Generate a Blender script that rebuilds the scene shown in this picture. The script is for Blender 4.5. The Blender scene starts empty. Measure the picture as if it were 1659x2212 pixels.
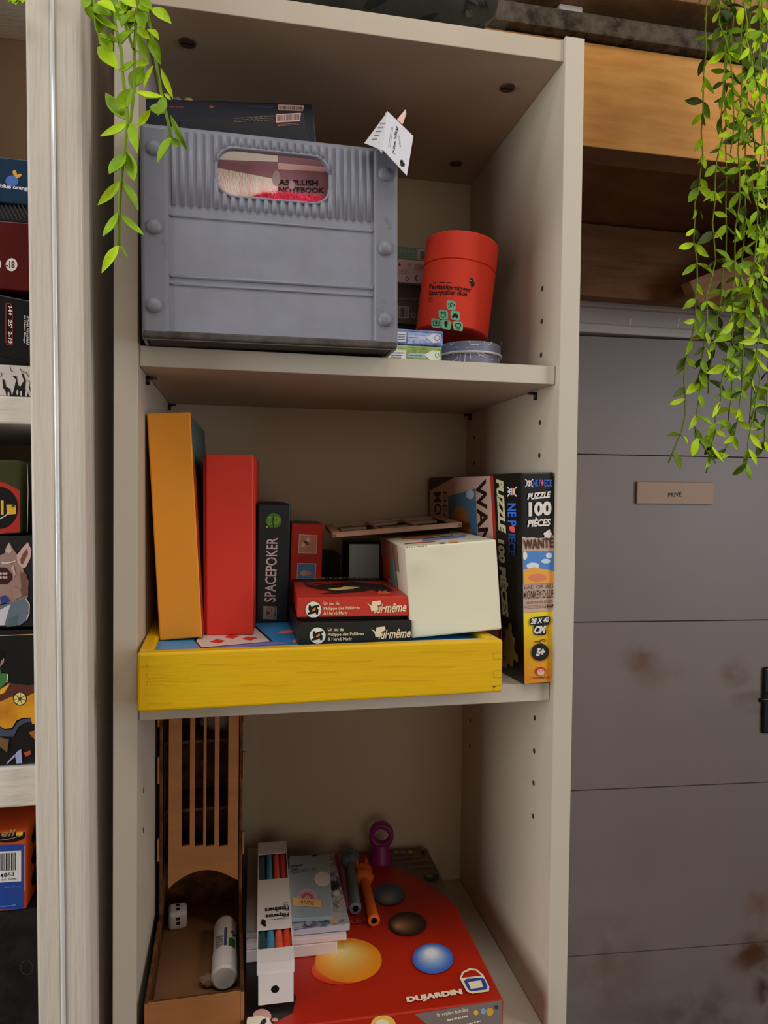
import bpy, bmesh, math, random
from mathutils import Vector, Matrix
random.seed(7)
sc = bpy.context.scene
COL = sc.collection
# ------------------------------------------------------------------ camera
CAM = (0.09836, -0.60676, 1.56166); YAW, PIT, ROL, FPX = 0.19995, -0.02700, 0.01170, 1551.66
def cam_axes():
    cy, sy, cp, sp, cr, sr = math.cos(YAW), math.sin(YAW), math.cos(PIT), math.sin(PIT), math.cos(ROL), math.sin(ROL)
    f = Vector((sy*cp, cy*cp, sp)); r = Vector((cy, -sy, 0)); u = r.cross(f)
    return r*cr+u*sr, u*cr-r*sr, f
AR, AU, AF = cam_axes()
cd = bpy.data.cameras.new('camera'); co = bpy.data.objects.new('camera', cd); COL.objects.link(co)
cd.sensor_fit = 'HORIZONTAL'; cd.sensor_width = 36; cd.lens = FPX/1659*36; cd.clip_start = 0.02
m = Matrix.Identity(4)
for i in range(3):
    m[i][0], m[i][1], m[i][2], m[i][3] = AR[i], AU[i], -AF[i], CAM[i]
co.matrix_world = m; sc.camera = co
# ------------------------------------------------------------------ world, lights, exposure
sc.view_settings.view_transform = 'Standard'; sc.view_settings.look = 'None'
sc.view_settings.exposure = 0.19; sc.view_settings.gamma = 1; sc.view_settings.use_curve_mapping = False
w = bpy.data.worlds.new('room_light'); sc.world = w; w.use_nodes = True
w.node_tree.nodes['Background'].inputs[0].default_value = (1.0, 0.66, 0.40, 1)
w.node_tree.nodes['Background'].inputs[1].default_value = 0.04
def area(name, loc, target, sx, sy, power, color):
    l = bpy.data.lights.new(name, 'AREA'); l.shape = 'RECTANGLE'; l.size = sx; l.size_y = sy; l.energy = power; l.color = color
    o = bpy.data.objects.new(name, l); COL.objects.link(o); o.location = loc
    o.rotation_euler = (Vector(target)-Vector(loc)).to_track_quat('-Z', 'Y').to_euler()
    return o
area('assumed_left_light', (-2.6, -1.05, 1.8), (0.2, 0, 1.6), 1.1, 1.5, 52, (0.93, 0.96, 1.0))  # grazing light assumed from the left, bare area light with no window built
area('front_fill', (0.5, -3.2, 1.7), (0.2, 0, 1.55), 1.6, 1.4, 7.5, (1.0, 0.82, 0.62))  # warm fill lamp added on the camera side, no shop front built
area('assumed_overhead_light', (-0.05, -0.42, 2.75), (0.05, -0.15, 1.5), 1.3, 0.5, 13, (0.96, 0.97, 1.0))  # overhead light assumed just in front of the bookcase, no roof opening built
area('assumed_right_light', (2.7, -1.6, 1.8), (0.6, 0.6, 1.5), 1.2, 1.7, 30, (0.80, 0.87, 1.0))  # cool light assumed from the right, added without any window in the scene
area('assumed_warm_light', (1.3, -0.75, 2.5), (0.8, 0.3, 2.0), 0.35, 0.35, 4.5, (1.0, 0.80, 0.52))  # warm light assumed above right for the yellow board, no lamp body built

# ------------------------------------------------------------------ helpers
def P(px, py, axis, val):
    d = AR*((px-829.5)/FPX) + AU*(-(py-1106)/FPX) + AF
    t = (val-CAM[axis])/d[axis]
    return Vector(CAM)+d*t
def ray(px, py):
    return Vector(CAM), (AR*((px-829.5)/FPX) + AU*(-(py-1106)/FPX) + AF)
def lin(c):
    c = c/255.0
    return c/12.92 if c <= 0.04045 else ((c+0.055)/1.055)**2.4
MATS = {}
def mat(rgb, k=1.5, rough=0.55, spec=0.35, noise=0.0, nscale=40, bump=0.0, bscale=200, stretch=(1,1,1), metal=0, coat=0, key='', c2=None, ramp=(0.4, 0.65), trans=0, alpha=1):
    kk = (tuple(rgb), k, rough, spec, noise, nscale, bump, bscale, stretch, metal, coat, key, c2, ramp, trans, alpha)
    if kk in MATS: return MATS[kk]
    m = bpy.data.materials.new('paint'); m.use_nodes = True
    nt = m.node_tree; b = nt.nodes['Principled BSDF']
    c = tuple(min(0.9, lin(x)*k) for x in rgb)
    b.inputs['Base Color'].default_value = (*c, 1)
    b.inputs['Roughness'].default_value = rough
    b.inputs['Specular IOR Level'].default_value = spec
    b.inputs['Metallic'].default_value = metal
    b.inputs['Coat Weight'].default_value = coat; b.inputs['Coat Roughness'].default_value = 0.12
    b.inputs['Transmission Weight'].default_value = trans; b.inputs['Alpha'].default_value = alpha
    if noise or bump or c2:
        tc = nt.nodes.new('ShaderNodeTexCoord'); mp = nt.nodes.new('ShaderNodeMapping'); mp.inputs['Scale'].default_value = stretch
        nt.links.new(tc.outputs['Object'], mp.inputs['Vector'])
    if noise or c2:
        n = nt.nodes.new('ShaderNodeTexNoise'); n.inputs['Scale'].default_value = nscale; n.inputs['Detail'].default_value = 6; n.inputs['Roughness'].default_value = 0.6
        nt.links.new(mp.outputs[0], n.inputs['Vector'])
        r = nt.nodes.new('ShaderNodeValToRGB'); nt.links.new(n.outputs['Fac'], r.inputs['Fac'])
        r.color_ramp.elements[0].position, r.color_ramp.elements[1].position = ramp
        if c2: a_, b_ = c, tuple(min(0.9, lin(x)*k) for x in c2)
        else: a_, b_ = tuple(x*(1-noise) for x in c), tuple(min(0.92, x*(1+noise)) for x in c)
        r.color_ramp.elements[0].color = (*a_, 1); r.color_ramp.elements[1].color = (*b_, 1)
        nt.links.new(r.outputs['Color'], b.inputs['Base Color'])
    if bump:
        n2 = nt.nodes.new('ShaderNodeTexNoise'); n2.inputs['Scale'].default_value = bscale; n2.inputs['Detail'].default_value = 5
        nt.links.new(mp.outputs[0], n2.inputs['Vector'])
        bp = nt.nodes.new('ShaderNodeBump'); bp.inputs['Strength'].default_value = bump; bp.inputs['Distance'].default_value = 0.002
        nt.links.new(n2.outputs['Fac'], bp.inputs['Height']); nt.links.new(bp.outputs[0], b.inputs['Normal'])
    MATS[kk] = m
    return m
def rotm(yaw=0, tilt=0, pitch=0):
    return (Matrix.Rotation(yaw, 4, 'Z') @ Matrix.Rotation(tilt, 4, 'Y') @ Matrix.Rotation(pitch, 4, 'X'))
def tag(o, label=None, cat=None, group=None, kind=None):
    if label: o['label'] = label
    if cat: o['category'] = cat
    if group: o['group'] = group
    if kind: o['kind'] = kind
    return o
def empty(name, loc, rot=None, label=None, cat=None, group=None, kind=None):
    o = bpy.data.objects.new(name, None); COL.objects.link(o)
    o.matrix_world = Matrix.Translation(loc) @ (rot or Matrix.Identity(4)); o.empty_display_size = 0.02
    bpy.context.view_layer.update()
    return tag(o, label, cat, group, kind)

_tc = {}
def textgeo(s, bold=0.0, shear=0.0):
    k = (s, bold, shear)
    if k in _tc: return _tc[k]
    c = bpy.data.curves.new('t', 'FONT'); c.body = s; c.offset = bold; c.shear = shear; c.resolution_u = 3; c.fill_mode = 'FRONT'
    o = bpy.data.objects.new('t', c); COL.objects.link(o); bpy.context.view_layer.update()
    me = bpy.data.meshes.new_from_object(o.evaluated_get(bpy.context.evaluated_depsgraph_get()))
    V = [(v.co.x, v.co.y) for v in me.vertices]; F = [tuple(p.vertices) for p in me.polygons]
    bpy.data.objects.remove(o); bpy.data.curves.remove(c); bpy.data.meshes.remove(me)
    x0 = min(v[0] for v in V); x1 = max(v[0] for v in V); y0 = min(v[1] for v in V); y1 = max(v[1] for v in V)
    V = [((x-x0)/(x1-x0), (y-y0)/(y1-y0)) for x, y in V]
    _tc[k] = (V, F); return _tc[k]
def shape2d(outer, holes, thick, res=1):
    """flat plate with holes: returns verts (x, y, z) with z in +-thick/2, faces"""
    c = bpy.data.curves.new('s', 'CURVE'); c.dimensions = '2D'; c.fill_mode = 'BOTH'; c.extrude = thick/2
    for pts in [outer]+holes:
        sp = c.splines.new('POLY'); sp.points.add(len(pts)-1)
        for i, p in enumerate(pts): sp.points[i].co = (p[0], p[1], 0, 1)
        sp.use_cyclic_u = True
    o = bpy.data.objects.new('s', c); COL.objects.link(o); bpy.context.view_layer.update()
    me = bpy.data.meshes.new_from_object(o.evaluated_get(bpy.context.evaluated_depsgraph_get()))
    V = [tuple(v.co) for v in me.vertices]; F = [tuple(p.vertices) for p in me.polygons]
    bpy.data.objects.remove(o); bpy.data.curves.remove(c); bpy.data.meshes.remove(me)
    return V, F

class MB:
    """collects geometry of ONE mesh object"""
    def __init__(s, name, parent=None, loc=(0, 0, 0), rot=None):
        s.name, s.parent, s.V, s.F, s.mi, s.sm, s.mats = name, parent, [], [], [], [], []
        if parent is not None:
            s.M = parent.matrix_world.copy(); s.loc = None
        else:
            s.M = Matrix.Translation(loc) @ (rot or Matrix.Identity(4))
        s.Mi = s.M.inverted(); s.lift = 0.00018
    def slot(s, m):
        if m not in s.mats: s.mats.append(m)
        return s.mats.index(m)
    def add(s, V, F, m, smooth=False):
        b = len(s.V); s.V += [tuple(v) for v in V]; k = s.slot(m)
        for f in F:
            s.F.append(tuple(i+b for i in f)); s.mi.append(k); s.sm.append(smooth)
    def box(s, x0, y0, z0, x1, y1, z1, m, bev=0.0, mats=None, seg=2):
        s.last = (x0, y0, z0, x1, y1, z1)
        bm = bmesh.new(); bmesh.ops.create_cube(bm, size=1)
        for v in bm.verts: v.co = Vector((x0+(v.co.x+.5)*(x1-x0), y0+(v.co.y+.5)*(y1-y0), z0+(v.co.z+.5)*(z1-z0)))
        names = []
        for f in bm.faces:
            n = f.normal
            k = 'R' if n.x > .5 else 'L' if n.x < -.5 else 'B' if n.y > .5 else 'F' if n.y < -.5 else 'T' if n.z > .5 else 'D'
            mm = (mats or {}).get(k, m); f.material_index = s.slot(mm)
        if bev > 0: bmesh.ops.bevel(bm, geom=list(bm.edges), offset=bev, segments=seg, affect='EDGES', profile=0.5)
        bm.verts.index_update(); b = len(s.V)
        s.V += [tuple(v.co) for v in bm.verts]
        for f in bm.faces:
            s.F.append(tuple(v.index+b for v in f.verts)); s.mi.append(f.material_index); s.sm.append(False)
        bm.free(); return s
    def cyl(s, p0, p1, r0, r1, m, n=20, caps=True, smooth=True):
        p0, p1 = Vector(p0), Vector(p1); d = (p1-p0).normalized()
        a = d.orthogonal().normalized(); b = d.cross(a)
        V = []
        for p, r in ((p0, r0), (p1, r1)):
            for i in range(n):
                t = 2*math.pi*i/n; V.append(p+a*(r*math.cos(t))+b*(r*math.sin(t)))
        s.add(V, [(i, (i+1) % n, n+(i+1) % n, n+i) for i in range(n)], m, smooth)
        if caps: s.add(V, [tuple(range(n))[::-1], tuple(range(n, 2*n))], m)
    def tube(s, pts, r, m, n=6):
        pts = [Vector(p) for p in pts]; V = []; F = []
        for i, p in enumerate(pts):
            d = (pts[min(i+1, len(pts)-1)]-pts[max(i-1, 0)]).normalized()
            ref = Vector((0, 1, 0)) if abs(d.y) < .9 else Vector((1, 0, 0))
            a = d.cross(ref).normalized(); b = d.cross(a); rr = r[i] if isinstance(r, (list, tuple)) else r
            V += [p+a*rr*math.cos(2*math.pi*j/n)+b*rr*math.sin(2*math.pi*j/n) for j in range(n)]
        for i in range(len(pts)-1):
            for j in range(n): F.append((i*n+j, i*n+(j+1) % n, (i+1)*n+(j+1) % n, (i+1)*n+j))
        F += [tuple(range(n))[::-1], tuple(range((len(pts)-1)*n, len(pts)*n))]
        s.add(V, F, m, True)
    def ball(s, c, rx, ry, rz, m, nu=18, nv=10, v0=-90, v1=90, jit=0):
        V = []; F = []
        for j in range(nv+1):
            a = math.radians(v0+(v1-v0)*j/nv)
            for i in range(nu):
                t = 2*math.pi*i/nu; q = 1+random.uniform(-jit, jit)
                V.append((c[0]+rx*q*math.cos(a)*math.cos(t), c[1]+ry*q*math.cos(a)*math.sin(t), c[2]+rz*q*math.sin(a)))
        for j in range(nv):
            for i in range(nu): F.append((j*nu+i, j*nu+(i+1) % nu, (j+1)*nu+(i+1) % nu, (j+1)*nu+i))
        s.add(V, F, m, True)
    def lathe(s, prof, c, m, n=32, mats=None):
        V = []; 
        for r, z in prof:
            for i in range(n):
                t = 2*math.pi*i/n; V.append((c[0]+r*math.cos(t), c[1]+r*math.sin(t), c[2]+z))
        for j in range(len(prof)-1):
            s.add(V, [], m); b = len(s.V)-len(V); k = s.slot(mats[j] if mats else m)
            for i in range(n):
                s.F.append((b+j*n+i, b+j*n+(i+1) % n, b+(j+1)*n+(i+1) % n, b+(j+1)*n+i)); s.mi.append(k); s.sm.append(True)
    def plate(s, outer, holes, thick, M, m):
        V, F = shape2d(outer, holes, thick); s.add([M @ Vector(v) for v in V], F, m)
    # ---- printed artwork on a face, authored in photo pixels or in face fractions
    def face(s, k, last=None):
        x0, y0, z0, x1, y1, z1 = last or s.last
        o, u, v = {'F': ((x0, y0, z0), (x1-x0, 0, 0), (0, 0, z1-z0)), 'T': ((x0, y0, z1), (x1-x0, 0, 0), (0, y1-y0, 0)),
                   'L': ((x0, y1, z0), (0, y0-y1, 0), (0, 0, z1-z0)), 'R': ((x1, y0, z0), (0, y1-y0, 0), (0, 0, z1-z0))}[k]
        return Face(s, Vector(o), Vector(u), Vector(v))
    def build(s, label=None, cat=None, group=None, kind=None):
        me = bpy.data.meshes.new(s.name); me.from_pydata(s.V, [], s.F)
        for mm in s.mats: me.materials.append(mm)
        for p, k, sm in zip(me.polygons, s.mi, s.sm): p.material_index = k; p.use_smooth = sm
        me.update()
        o = bpy.data.objects.new(s.name, me); COL.objects.link(o)
        if s.parent is not None: o.parent = s.parent
        else: o.matrix_world = s.M
        bpy.context.view_layer.update()
        return tag(o, label, cat, group, kind)
class Face:
    def __init__(s, mb, o, u, v):
        s.mb, s.o, s.u, s.v = mb, o, u, v; s.n = u.cross(v).normalized(); s.lift = 0.00018
    def uv(s, px, py):
        o, d = ray(px, py); o = s.mb.Mi @ o; d = s.mb.Mi.to_3x3() @ d
        t = (s.o-o).dot(s.n)/d.dot(s.n); q = o+d*t-s.o
        return (q.dot(s.u)/s.u.length_squared, q.dot(s.v)/s.v.length_squared)
    def pt(s, a, b): return s.o+s.u*a+s.v*b+s.n*s.lift
    def f(s, pts, m, clip=True):             # polygon in fractions
        if clip: pts = [(min(.998, max(.002, a)), min(.998, max(.002, b))) for a, b in pts]
        s.mb.add([s.pt(*p) for p in pts], [tuple(range(len(pts)))], m); s.lift += 0.00003
    def q(s, pts, m, clip=True): s.f([s.uv(*p) for p in pts], m, clip)    # polygon in photo pixels
    def ell(s, cx, cy, rx, ry, m, n=28, rot=0, a0=0, a1=360):
        c_, s_ = math.cos(math.radians(rot)), math.sin(math.radians(rot)); P_ = []
        for i in range(n+(a1-a0 != 360)):
            t = math.radians(a0+(a1-a0)*i/n); x, y = rx*math.cos(t), ry*math.sin(t)
            P_.append((cx+x*c_-y*s_, cy+x*s_+y*c_))
        s.q(P_, m)
    def arc(s, cx, cy, rx, ry, w_, m, a0=0, a1=360, n=24):
        p = [(cx+rx*math.cos(math.radians(a0+(a1-a0)*i/n)), cy+ry*math.sin(math.radians(a0+(a1-a0)*i/n))) for i in range(n+1)]
        s.line(p, w_, m)
    def line(s, pts, w_, m):
        V = []; F = []
        for i, p in enumerate(pts):
            a = pts[max(i-1, 0)]; b = pts[min(i+1, len(pts)-1)]; dx, dy = b[0]-a[0], b[1]-a[1]; L = math.hypot(dx, dy) or 1
            nx, ny = -dy/L*w_/2, dx/L*w_/2
            V += [s.pt(*s.uv(p[0]+nx, p[1]+ny)), s.pt(*s.uv(p[0]-nx, p[1]-ny))]
        for i in range(len(pts)-1): F.append((2*i, 2*i+1, 2*i+3, 2*i+2))
        s.mb.add(V, F, m); s.lift += 0.00003
    def text(s, st, TL, TR, BL, m, bold=0.0, shear=0.0):
        V, F = textgeo(st, bold, shear); a, b, c = s.uv(*TL), s.uv(*TR), s.uv(*BL)
        W = [(c[0]+(b[0]-a[0])*x+(a[0]-c[0])*y, c[1]+(b[1]-a[1])*x+(a[1]-c[1])*y) for x, y in V]
        s.mb.add([s.pt(*p) for p in W], F, m); s.lift += 0.00003
    def lines(s, TL, TR, BL, n, m, fill=0.45):    # unreadable small print, rows of word-like dashes
        r = random.Random(int(TL[0]*7+TL[1])); V = []; F = []
        for i in range(n):
            x = 0
            while x < 0.97:
                L = r.uniform(.04, .14); x1 = min(1, x+L); y0, y1 = (i+.5-fill/2)/n, (i+.5+fill/2)/n
                for a, b in ((x, y0), (x1, y0), (x1, y1), (x, y1)):
                    px = TL[0]+(TR[0]-TL[0])*a+(BL[0]-TL[0])*b; py = TL[1]+(TR[1]-TL[1])*a+(BL[1]-TL[1])*b
                    V.append(s.pt(*s.uv(px, py)))
                k = len(V)-4; F.append((k, k+1, k+2, k+3)); x = x1+r.uniform(.015, .04)
        s.mb.add(V, F, m); s.lift += 0.00003
    def bars(s, TL, TR, BL, n, m):                # barcode
        r = random.Random(int(TL[0]*3+TL[1])); V = []; F = []; x = 0; step = 1.0/n
        for i in range(n):
            w_ = step*r.choice((.3, .5, .75))
            for a, b in ((i*step, 0), (i*step+w_, 0), (i*step+w_, 1), (i*step, 1)):
                px = TL[0]+(TR[0]-TL[0])*a+(BL[0]-TL[0])*b; py = TL[1]+(TR[1]-TL[1])*a+(BL[1]-TL[1])*b
                V.append(s.pt(*s.uv(px, py)))
            k = len(V)-4; F.append((k, k+1, k+2, k+3))
        s.mb.add(V, F, m); s.lift += 0.00003
def boxthing(name, fit, m, label, cat, bev=0.0008, mats=None, group=None):
    """fit = x, y, z, yaw, tilt, w, d, h measured on the photo; returns the open mesh builder"""
    x, y, z, yaw, tilt, w_, d_, h_ = fit
    b = MB(name, None, (x, y, z), rotm(yaw, tilt)); b.box(0, 0, 0, w_, d_, h_, m, bev, mats); b.info = (label, cat, group)
    return b
def done(b): return b.build(b.info[0], b.info[1], b.info[2])

# ------------------------------------------------------------------ materials
CREAM = mat((196, 182, 160), 0.98, 0.45, 0.3, noise=0.03, nscale=6, bump=0.03, bscale=400)
CREAMIN = mat((196, 182, 160), 0.98, 0.5, 0.3, noise=0.03, nscale=5)
EDGE = mat((200, 190, 172), 1.02, 0.4, 0.35)
POST = mat((203, 192, 176), 1.12, 0.38, 0.4, noise=0.05, nscale=9, bump=0.55, bscale=60, stretch=(4, 4, 0.35))
BEAD = mat((215, 214, 208), 1.1, 0.12, 0.8, coat=1.0, bump=0.05, bscale=60, stretch=(3, 3, .3), key='bead')
BLACK = mat((14, 14, 15), 1.2, 0.4, 0.4)
WHITE = mat((225, 220, 212), 1.1, 0.5, 0.3)
DARK = mat((6, 5, 5), 1.0, 0.7, 0.1)

# ================================================================== SETTING
fl = MB('floor'); FW = mat((110, 80, 55), 1.2, 0.5, 0.3, noise=0.25, nscale=6, stretch=(1, 8, 1))
fl.box(-2.6, -3.4, -0.05, 3.4, 1.1, 0, FW); fl.build(kind='structure')
WALLM = mat((150, 140, 132), 1.1, 0.8, 0.2, noise=0.04, nscale=3, bump=0.2, bscale=80)
DRM = mat((142, 130, 122), .92, 0.42, 0.35, noise=.05, nscale=2.3, key='door')
b = MB('wall_back'); b.box(-2.6, 1.06, 0, 3.4, 1.12, 2.7, WALLM); b.build(kind='structure')
b = MB('wall_right'); b.box(3.3, -0.6, 0, 3.4, 1.06, 2.7, WALLM); b.build(kind='structure')
b = MB('ceiling'); b.box(-2.6, -0.4, 2.62, 3.4, 1.12, 2.7, mat((120, 95, 70), 1.0, 0.8, 0.1, noise=.1)); b.build(kind='structure')
# door leaf of wide horizontal boards, turned a few degrees
dR = rotm(math.radians(-4.0)); door = empty('door_1', (0.70, 1.03, 0), dR, kind='structure')
b = MB('door_leaf', door); b.box(0, 0.000, 0.02, 1.05, 0.03, 1.945, mat((92, 84, 80), 1, 0.8, .1))
zs = [0.02, 0.425, 0.838, 1.252, 1.660, 1.945]
for a, c_ in zip(zs, zs[1:]): b.box(0, -0.012, a+0.0007, 1.05, 0.0, c_-0.0007, DRM, 0.0008)
# worn brown patches where boots and hands rub the paint
STA = mat((96, 68, 44), 1.2, 0.6, 0.2, c2=(140, 122, 106), nscale=16, ramp=(.42, .62), key='stain')
leaf = b.build()
HM = mat((16, 16, 19), 1.2, 0.35, 0.5)
def stains(m, spots):
    nt = m.node_tree; N = nt.nodes; Lk = nt.links; bs = N['Principled BSDF']; src = bs.inputs['Base Color'].links[0].from_socket
    tc = N.new('ShaderNodeTexCoord'); nz = N.new('ShaderNodeTexNoise'); nz.inputs['Scale'].default_value = 14; nz.inputs['Detail'].default_value = 7
    Lk.new(tc.outputs['Object'], nz.inputs['Vector'])
    for (x, z, rx, rz, st, colr) in spots:
        mp = N.new('ShaderNodeMapping'); mp.inputs['Location'].default_value = (-x/rx, 0, -z/rz); mp.inputs['Scale'].default_value = (1/rx, 0, 1/rz)
        Lk.new(tc.outputs['Object'], mp.inputs['Vector']); ln = N.new('ShaderNodeVectorMath'); ln.operation = 'LENGTH'; Lk.new(mp.outputs[0], ln.inputs[0])
        mr = N.new('ShaderNodeMapRange'); mr.interpolation_type = 'SMOOTHSTEP'; mr.inputs['From Min'].default_value = 1.0; mr.inputs['From Max'].default_value = 0.1; Lk.new(ln.outputs['Value'], mr.inputs['Value'])
        r2 = N.new('ShaderNodeMapRange'); r2.inputs['From Min'].default_value = .36; r2.inputs['From Max'].default_value = .60; Lk.new(nz.outputs['Fac'], r2.inputs['Value'])
        ml = N.new('ShaderNodeMath'); ml.operation = 'MULTIPLY'; Lk.new(mr.outputs[0], ml.inputs[0]); Lk.new(r2.outputs[0], ml.inputs[1])
        m3 = N.new('ShaderNodeMath'); m3.operation = 'MULTIPLY'; Lk.new(ml.outputs[0], m3.inputs[0]); m3.inputs[1].default_value = st
        mx = N.new('ShaderNodeMix'); mx.data_type = 'RGBA'; Lk.new(m3.outputs[0], mx.inputs['Factor']); Lk.new(src, mx.inputs['A']); mx.inputs['B'].default_value = tuple(lin(v) for v in colr)+(1,)
        src = mx.outputs['Result']
    Lk.new(src, bs.inputs['Base Color'])
h = MB('door_handle', leaf)
def dl(px, py):  # pixel -> door-local x, z
    o, d = ray(px, py); Mi = door.matrix_world.inverted(); o = Mi @ o; d = Mi.to_3x3() @ d; t = (-0.012-o.y)/d.y; q = o+d*t; return q.x, q.z
sp = []
for px, py, rx, rz, st, cl in ((1385, 1425, .075, .055, .75, (108, 70, 40)), (1590, 1455, .06, .05, .7, (108, 70, 40)), (1420, 1460, .12, .05, .35, (110, 84, 56)), (1625, 2060, .10, .085, .95, (84, 46, 16)), (1655, 2140, .05, .12, .95, (66, 34, 10)), (1640, 1960, .06, .12, .6, (110, 66, 26)), (1500, 2190, .30, .12, .5, (66, 60, 30)), (1300, 2100, .2, .2, .4, (88, 78, 50))):
    x_, z_ = dl(px, py); sp.append((x_, z_, rx, rz, st, cl))
stains(DRM, sp)
x0, z1 = dl(1646, 1440); x1, z0 = dl(1646, 1583)
h.box(x0, -0.022, z0, x0+0.045, -0.0115, z1, HM, 0.006, seg=3)
xl, zl = dl(1612, 1501); xr, zr = dl(1655, 1494)
h.tube([(xl, -0.06, zl), (xl+.012, -0.062, zl+.002), (xr, -0.062, zr), (xr+0.02, -0.055, zr), (xr+.02, -0.02, zr)], 0.0052, HM, 10)
h.build('black lever handle on a long black plate')
# header and mouldings above the door
TR = mat((158, 148, 140), 1.5, 0.5, 0.3, noise=.06, nscale=20, stretch=(.2, 1, 1))
for i, (za, zb, ya) in enumerate([(1.950, 1.972, 0.985), (1.972, 2.012, 1.0), (2.012, 2.035, 0.985), (2.035, 2.085, 1.005)]):
    b = MB('trim_%d' % (i+1)); b.box(0.56, ya, za, 2.2, 1.056, zb, TR, 0.004 if i in (0, 2) else 0.001, seg=3)
    if i == 1:
        fc = b.face('F')
        for x in (1361, 1466): fc.line([(x+2, 688), (x, 697), (x-1, 706)], 2.4, WHITE)
    if i == 3: b.face('F').q([(1393, 641), (1430, 643), (1428, 664), (1412, 668), (1393, 668)], mat((24, 40, 38), 1, .4))
    b.build(kind='structure')
# privé sign
sR = dR; b0 = MB('door_sign', None, P(1376, 1088, 1, 0.985), rotm(math.radians(-4)))
bx_ = b0
bx_.box(0, 0, 0, 0.200, 0.006, 0.054, mat((160, 130, 104), 1.1, 0.4, 0.3, key='sign'), 0.0015)
ff = bx_.face('F')
ff.text('PRIVÉ', (1443, 1062), (1472, 1061), (1443, 1074), mat((35, 28, 25), 1), 0.02)
bx_.build('small tan plastic plate reading PRIVÉ stuck on the grey door', 'sign')

# ================================================================== PALLET WOOD overhead (right)
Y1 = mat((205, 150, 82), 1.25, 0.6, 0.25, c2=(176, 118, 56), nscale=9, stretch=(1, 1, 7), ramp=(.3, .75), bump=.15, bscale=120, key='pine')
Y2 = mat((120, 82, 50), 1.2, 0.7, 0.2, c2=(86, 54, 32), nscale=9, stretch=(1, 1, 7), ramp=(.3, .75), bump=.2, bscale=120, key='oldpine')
Y3 = mat((170, 130, 88), 1.2, 0.7, 0.2, c2=(110, 82, 55), nscale=8, stretch=(1, 1, 6), ramp=(.3, .7), bump=.3, bscale=120, key='topboard')
Y4 = mat((95, 88, 76), 1.2, 0.9, 0.1, c2=(50, 44, 38), nscale=60, ramp=(.35, .65), bump=1.0, bscale=250, key='moss')
def board(name, x0, y0, z0, x1, y1, z1, m, label, rot=None, loc=(0, 0, 0), group=None):
    b = MB(name, None, (x0, y0, z0), rot); b.box(0, 0, 0, x1-x0, y1-y0, z1-z0, m, 0.0012)
    return b
pal = empty('pallet', (0.20, 0.30, 2.03), label='raw pine pallet resting overhead beside the bookcase, with front and rear boards', cat='pallet')
def pb(name, x0, y0, z0, x1, y1, z1, m, lab=None, bev=.0012):
    b = MB(name, pal); L = pal.location
    b.box(x0-L.x, y0-L.y, z0-L.z, x1-L.x, y1-L.y, z1-L.z, m, bev, mats={'D': Y2}); b.build(lab); return b  # undersides darkened in colour for shade, standing for a lower deck board
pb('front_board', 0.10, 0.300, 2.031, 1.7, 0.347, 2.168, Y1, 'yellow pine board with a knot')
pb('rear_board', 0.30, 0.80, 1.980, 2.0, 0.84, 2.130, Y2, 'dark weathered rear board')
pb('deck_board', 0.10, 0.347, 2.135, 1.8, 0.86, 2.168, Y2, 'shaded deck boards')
pb('block', 1.25, 0.38, 2.03, 1.36, 0.80, 2.135, Y2, 'end block')
pal2 = empty('upper_pallet', (0.10, 0.24, 2.171), label='weathered old pallet stacked on top, with a mossy lower board and brown upper board', cat='pallet')
def pc(name, x0, y0, z0, x1, y1, z1, m, lab=None):
    b = MB(name, pal2); L = pal2.location
    b.box(x0-L.x, y0-L.y, z0-L.z, x1-L.x, y1-L.y, z1-L.z, m, .0015); b.build(lab)
pc('mossy_board', -0.2, 0.285, 2.1702, 1.8, 0.40, 2.196, Y4, 'grey mossy board')
pc('board', -0.2, 0.262, 2.214, 1.8, 0.36, 2.30, Y3, 'brown stained board')
pc('gap_block', 0.85, 0.29, 2.196, 0.95, 0.39, 2.214, Y4); pc('gap_block', 0.12, 0.29, 2.196, 0.22, 0.39, 2.214, Y4)
pc('gap_block', 0.512, 0.30, 2.1965, 0.545, 0.33, 2.2135, WHITE, 'white block added as the bright gap between the boards')  # white block added to stand for the bright gap between the boards
pc('board', -0.2, 0.42, 2.1702, 1.8, 0.55, 2.196, Y3)
b = MB('wood_brace', None, P(1470, 650, 1, 0.72)+Vector((0, .0, 0)), rotm(0, -math.radians(24)))
b.box(.035, 0, -.02, 0.29, 0.03, 0.03, mat((150, 112, 78), 1.2, .7, .2, noise=.2, nscale=12, stretch=(1, 1, 5), bump=.2), .001)
b.build('slanting rough wooden lath under the pallet behind the hanging leaves', 'wood lath')

# ================================================================== BOOKCASE
T = 0.0187; D = 0.270; W = 0.40; ZR = 1.9492
bc = empty('bookcase', (0, 0, 0), label='tall narrow cream laminate bookcase filled with games', cat='bookcase')
PINH = mat((70, 52, 38), 1, 0.8, 0.1)
def panel(x0, x1, inner, holes):
    b = MB('side_panel', bc); b.box(x0, 0, 0, x1, D+0.004, ZR+0.021, CREAM, 0.0006, mats={'F': EDGE})
    s_ = 1 if inner == x1 else -1
    for (y, z) in holes:
        n = 10; V = [(inner+s_*0.0003, y+0.0026*math.cos(2*math.pi*i/n), z+0.0026*math.sin(2*math.pi*i/n)) for i in range(n)]
        b.add(V, [tuple(range(n))], PINH)
    return b.build()
zz = [1.9-0.032*i for i in range(28)]
hz = [(y, z) for y in (0.041, 0.236) for z in (1.758, 1.727, 1.695, 1.6305, 1.599, 1.567, 1.345, 1.3127, 1.281, 1.2486)
      if not (y > .1 and z > 1.68)]
panel(0, T, T, [(0.041, 1.30), (0.041, 1.265), (0.236, 1.285), (.236, 1.25)]); panel(W-T, W, W-T, hz)
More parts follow.
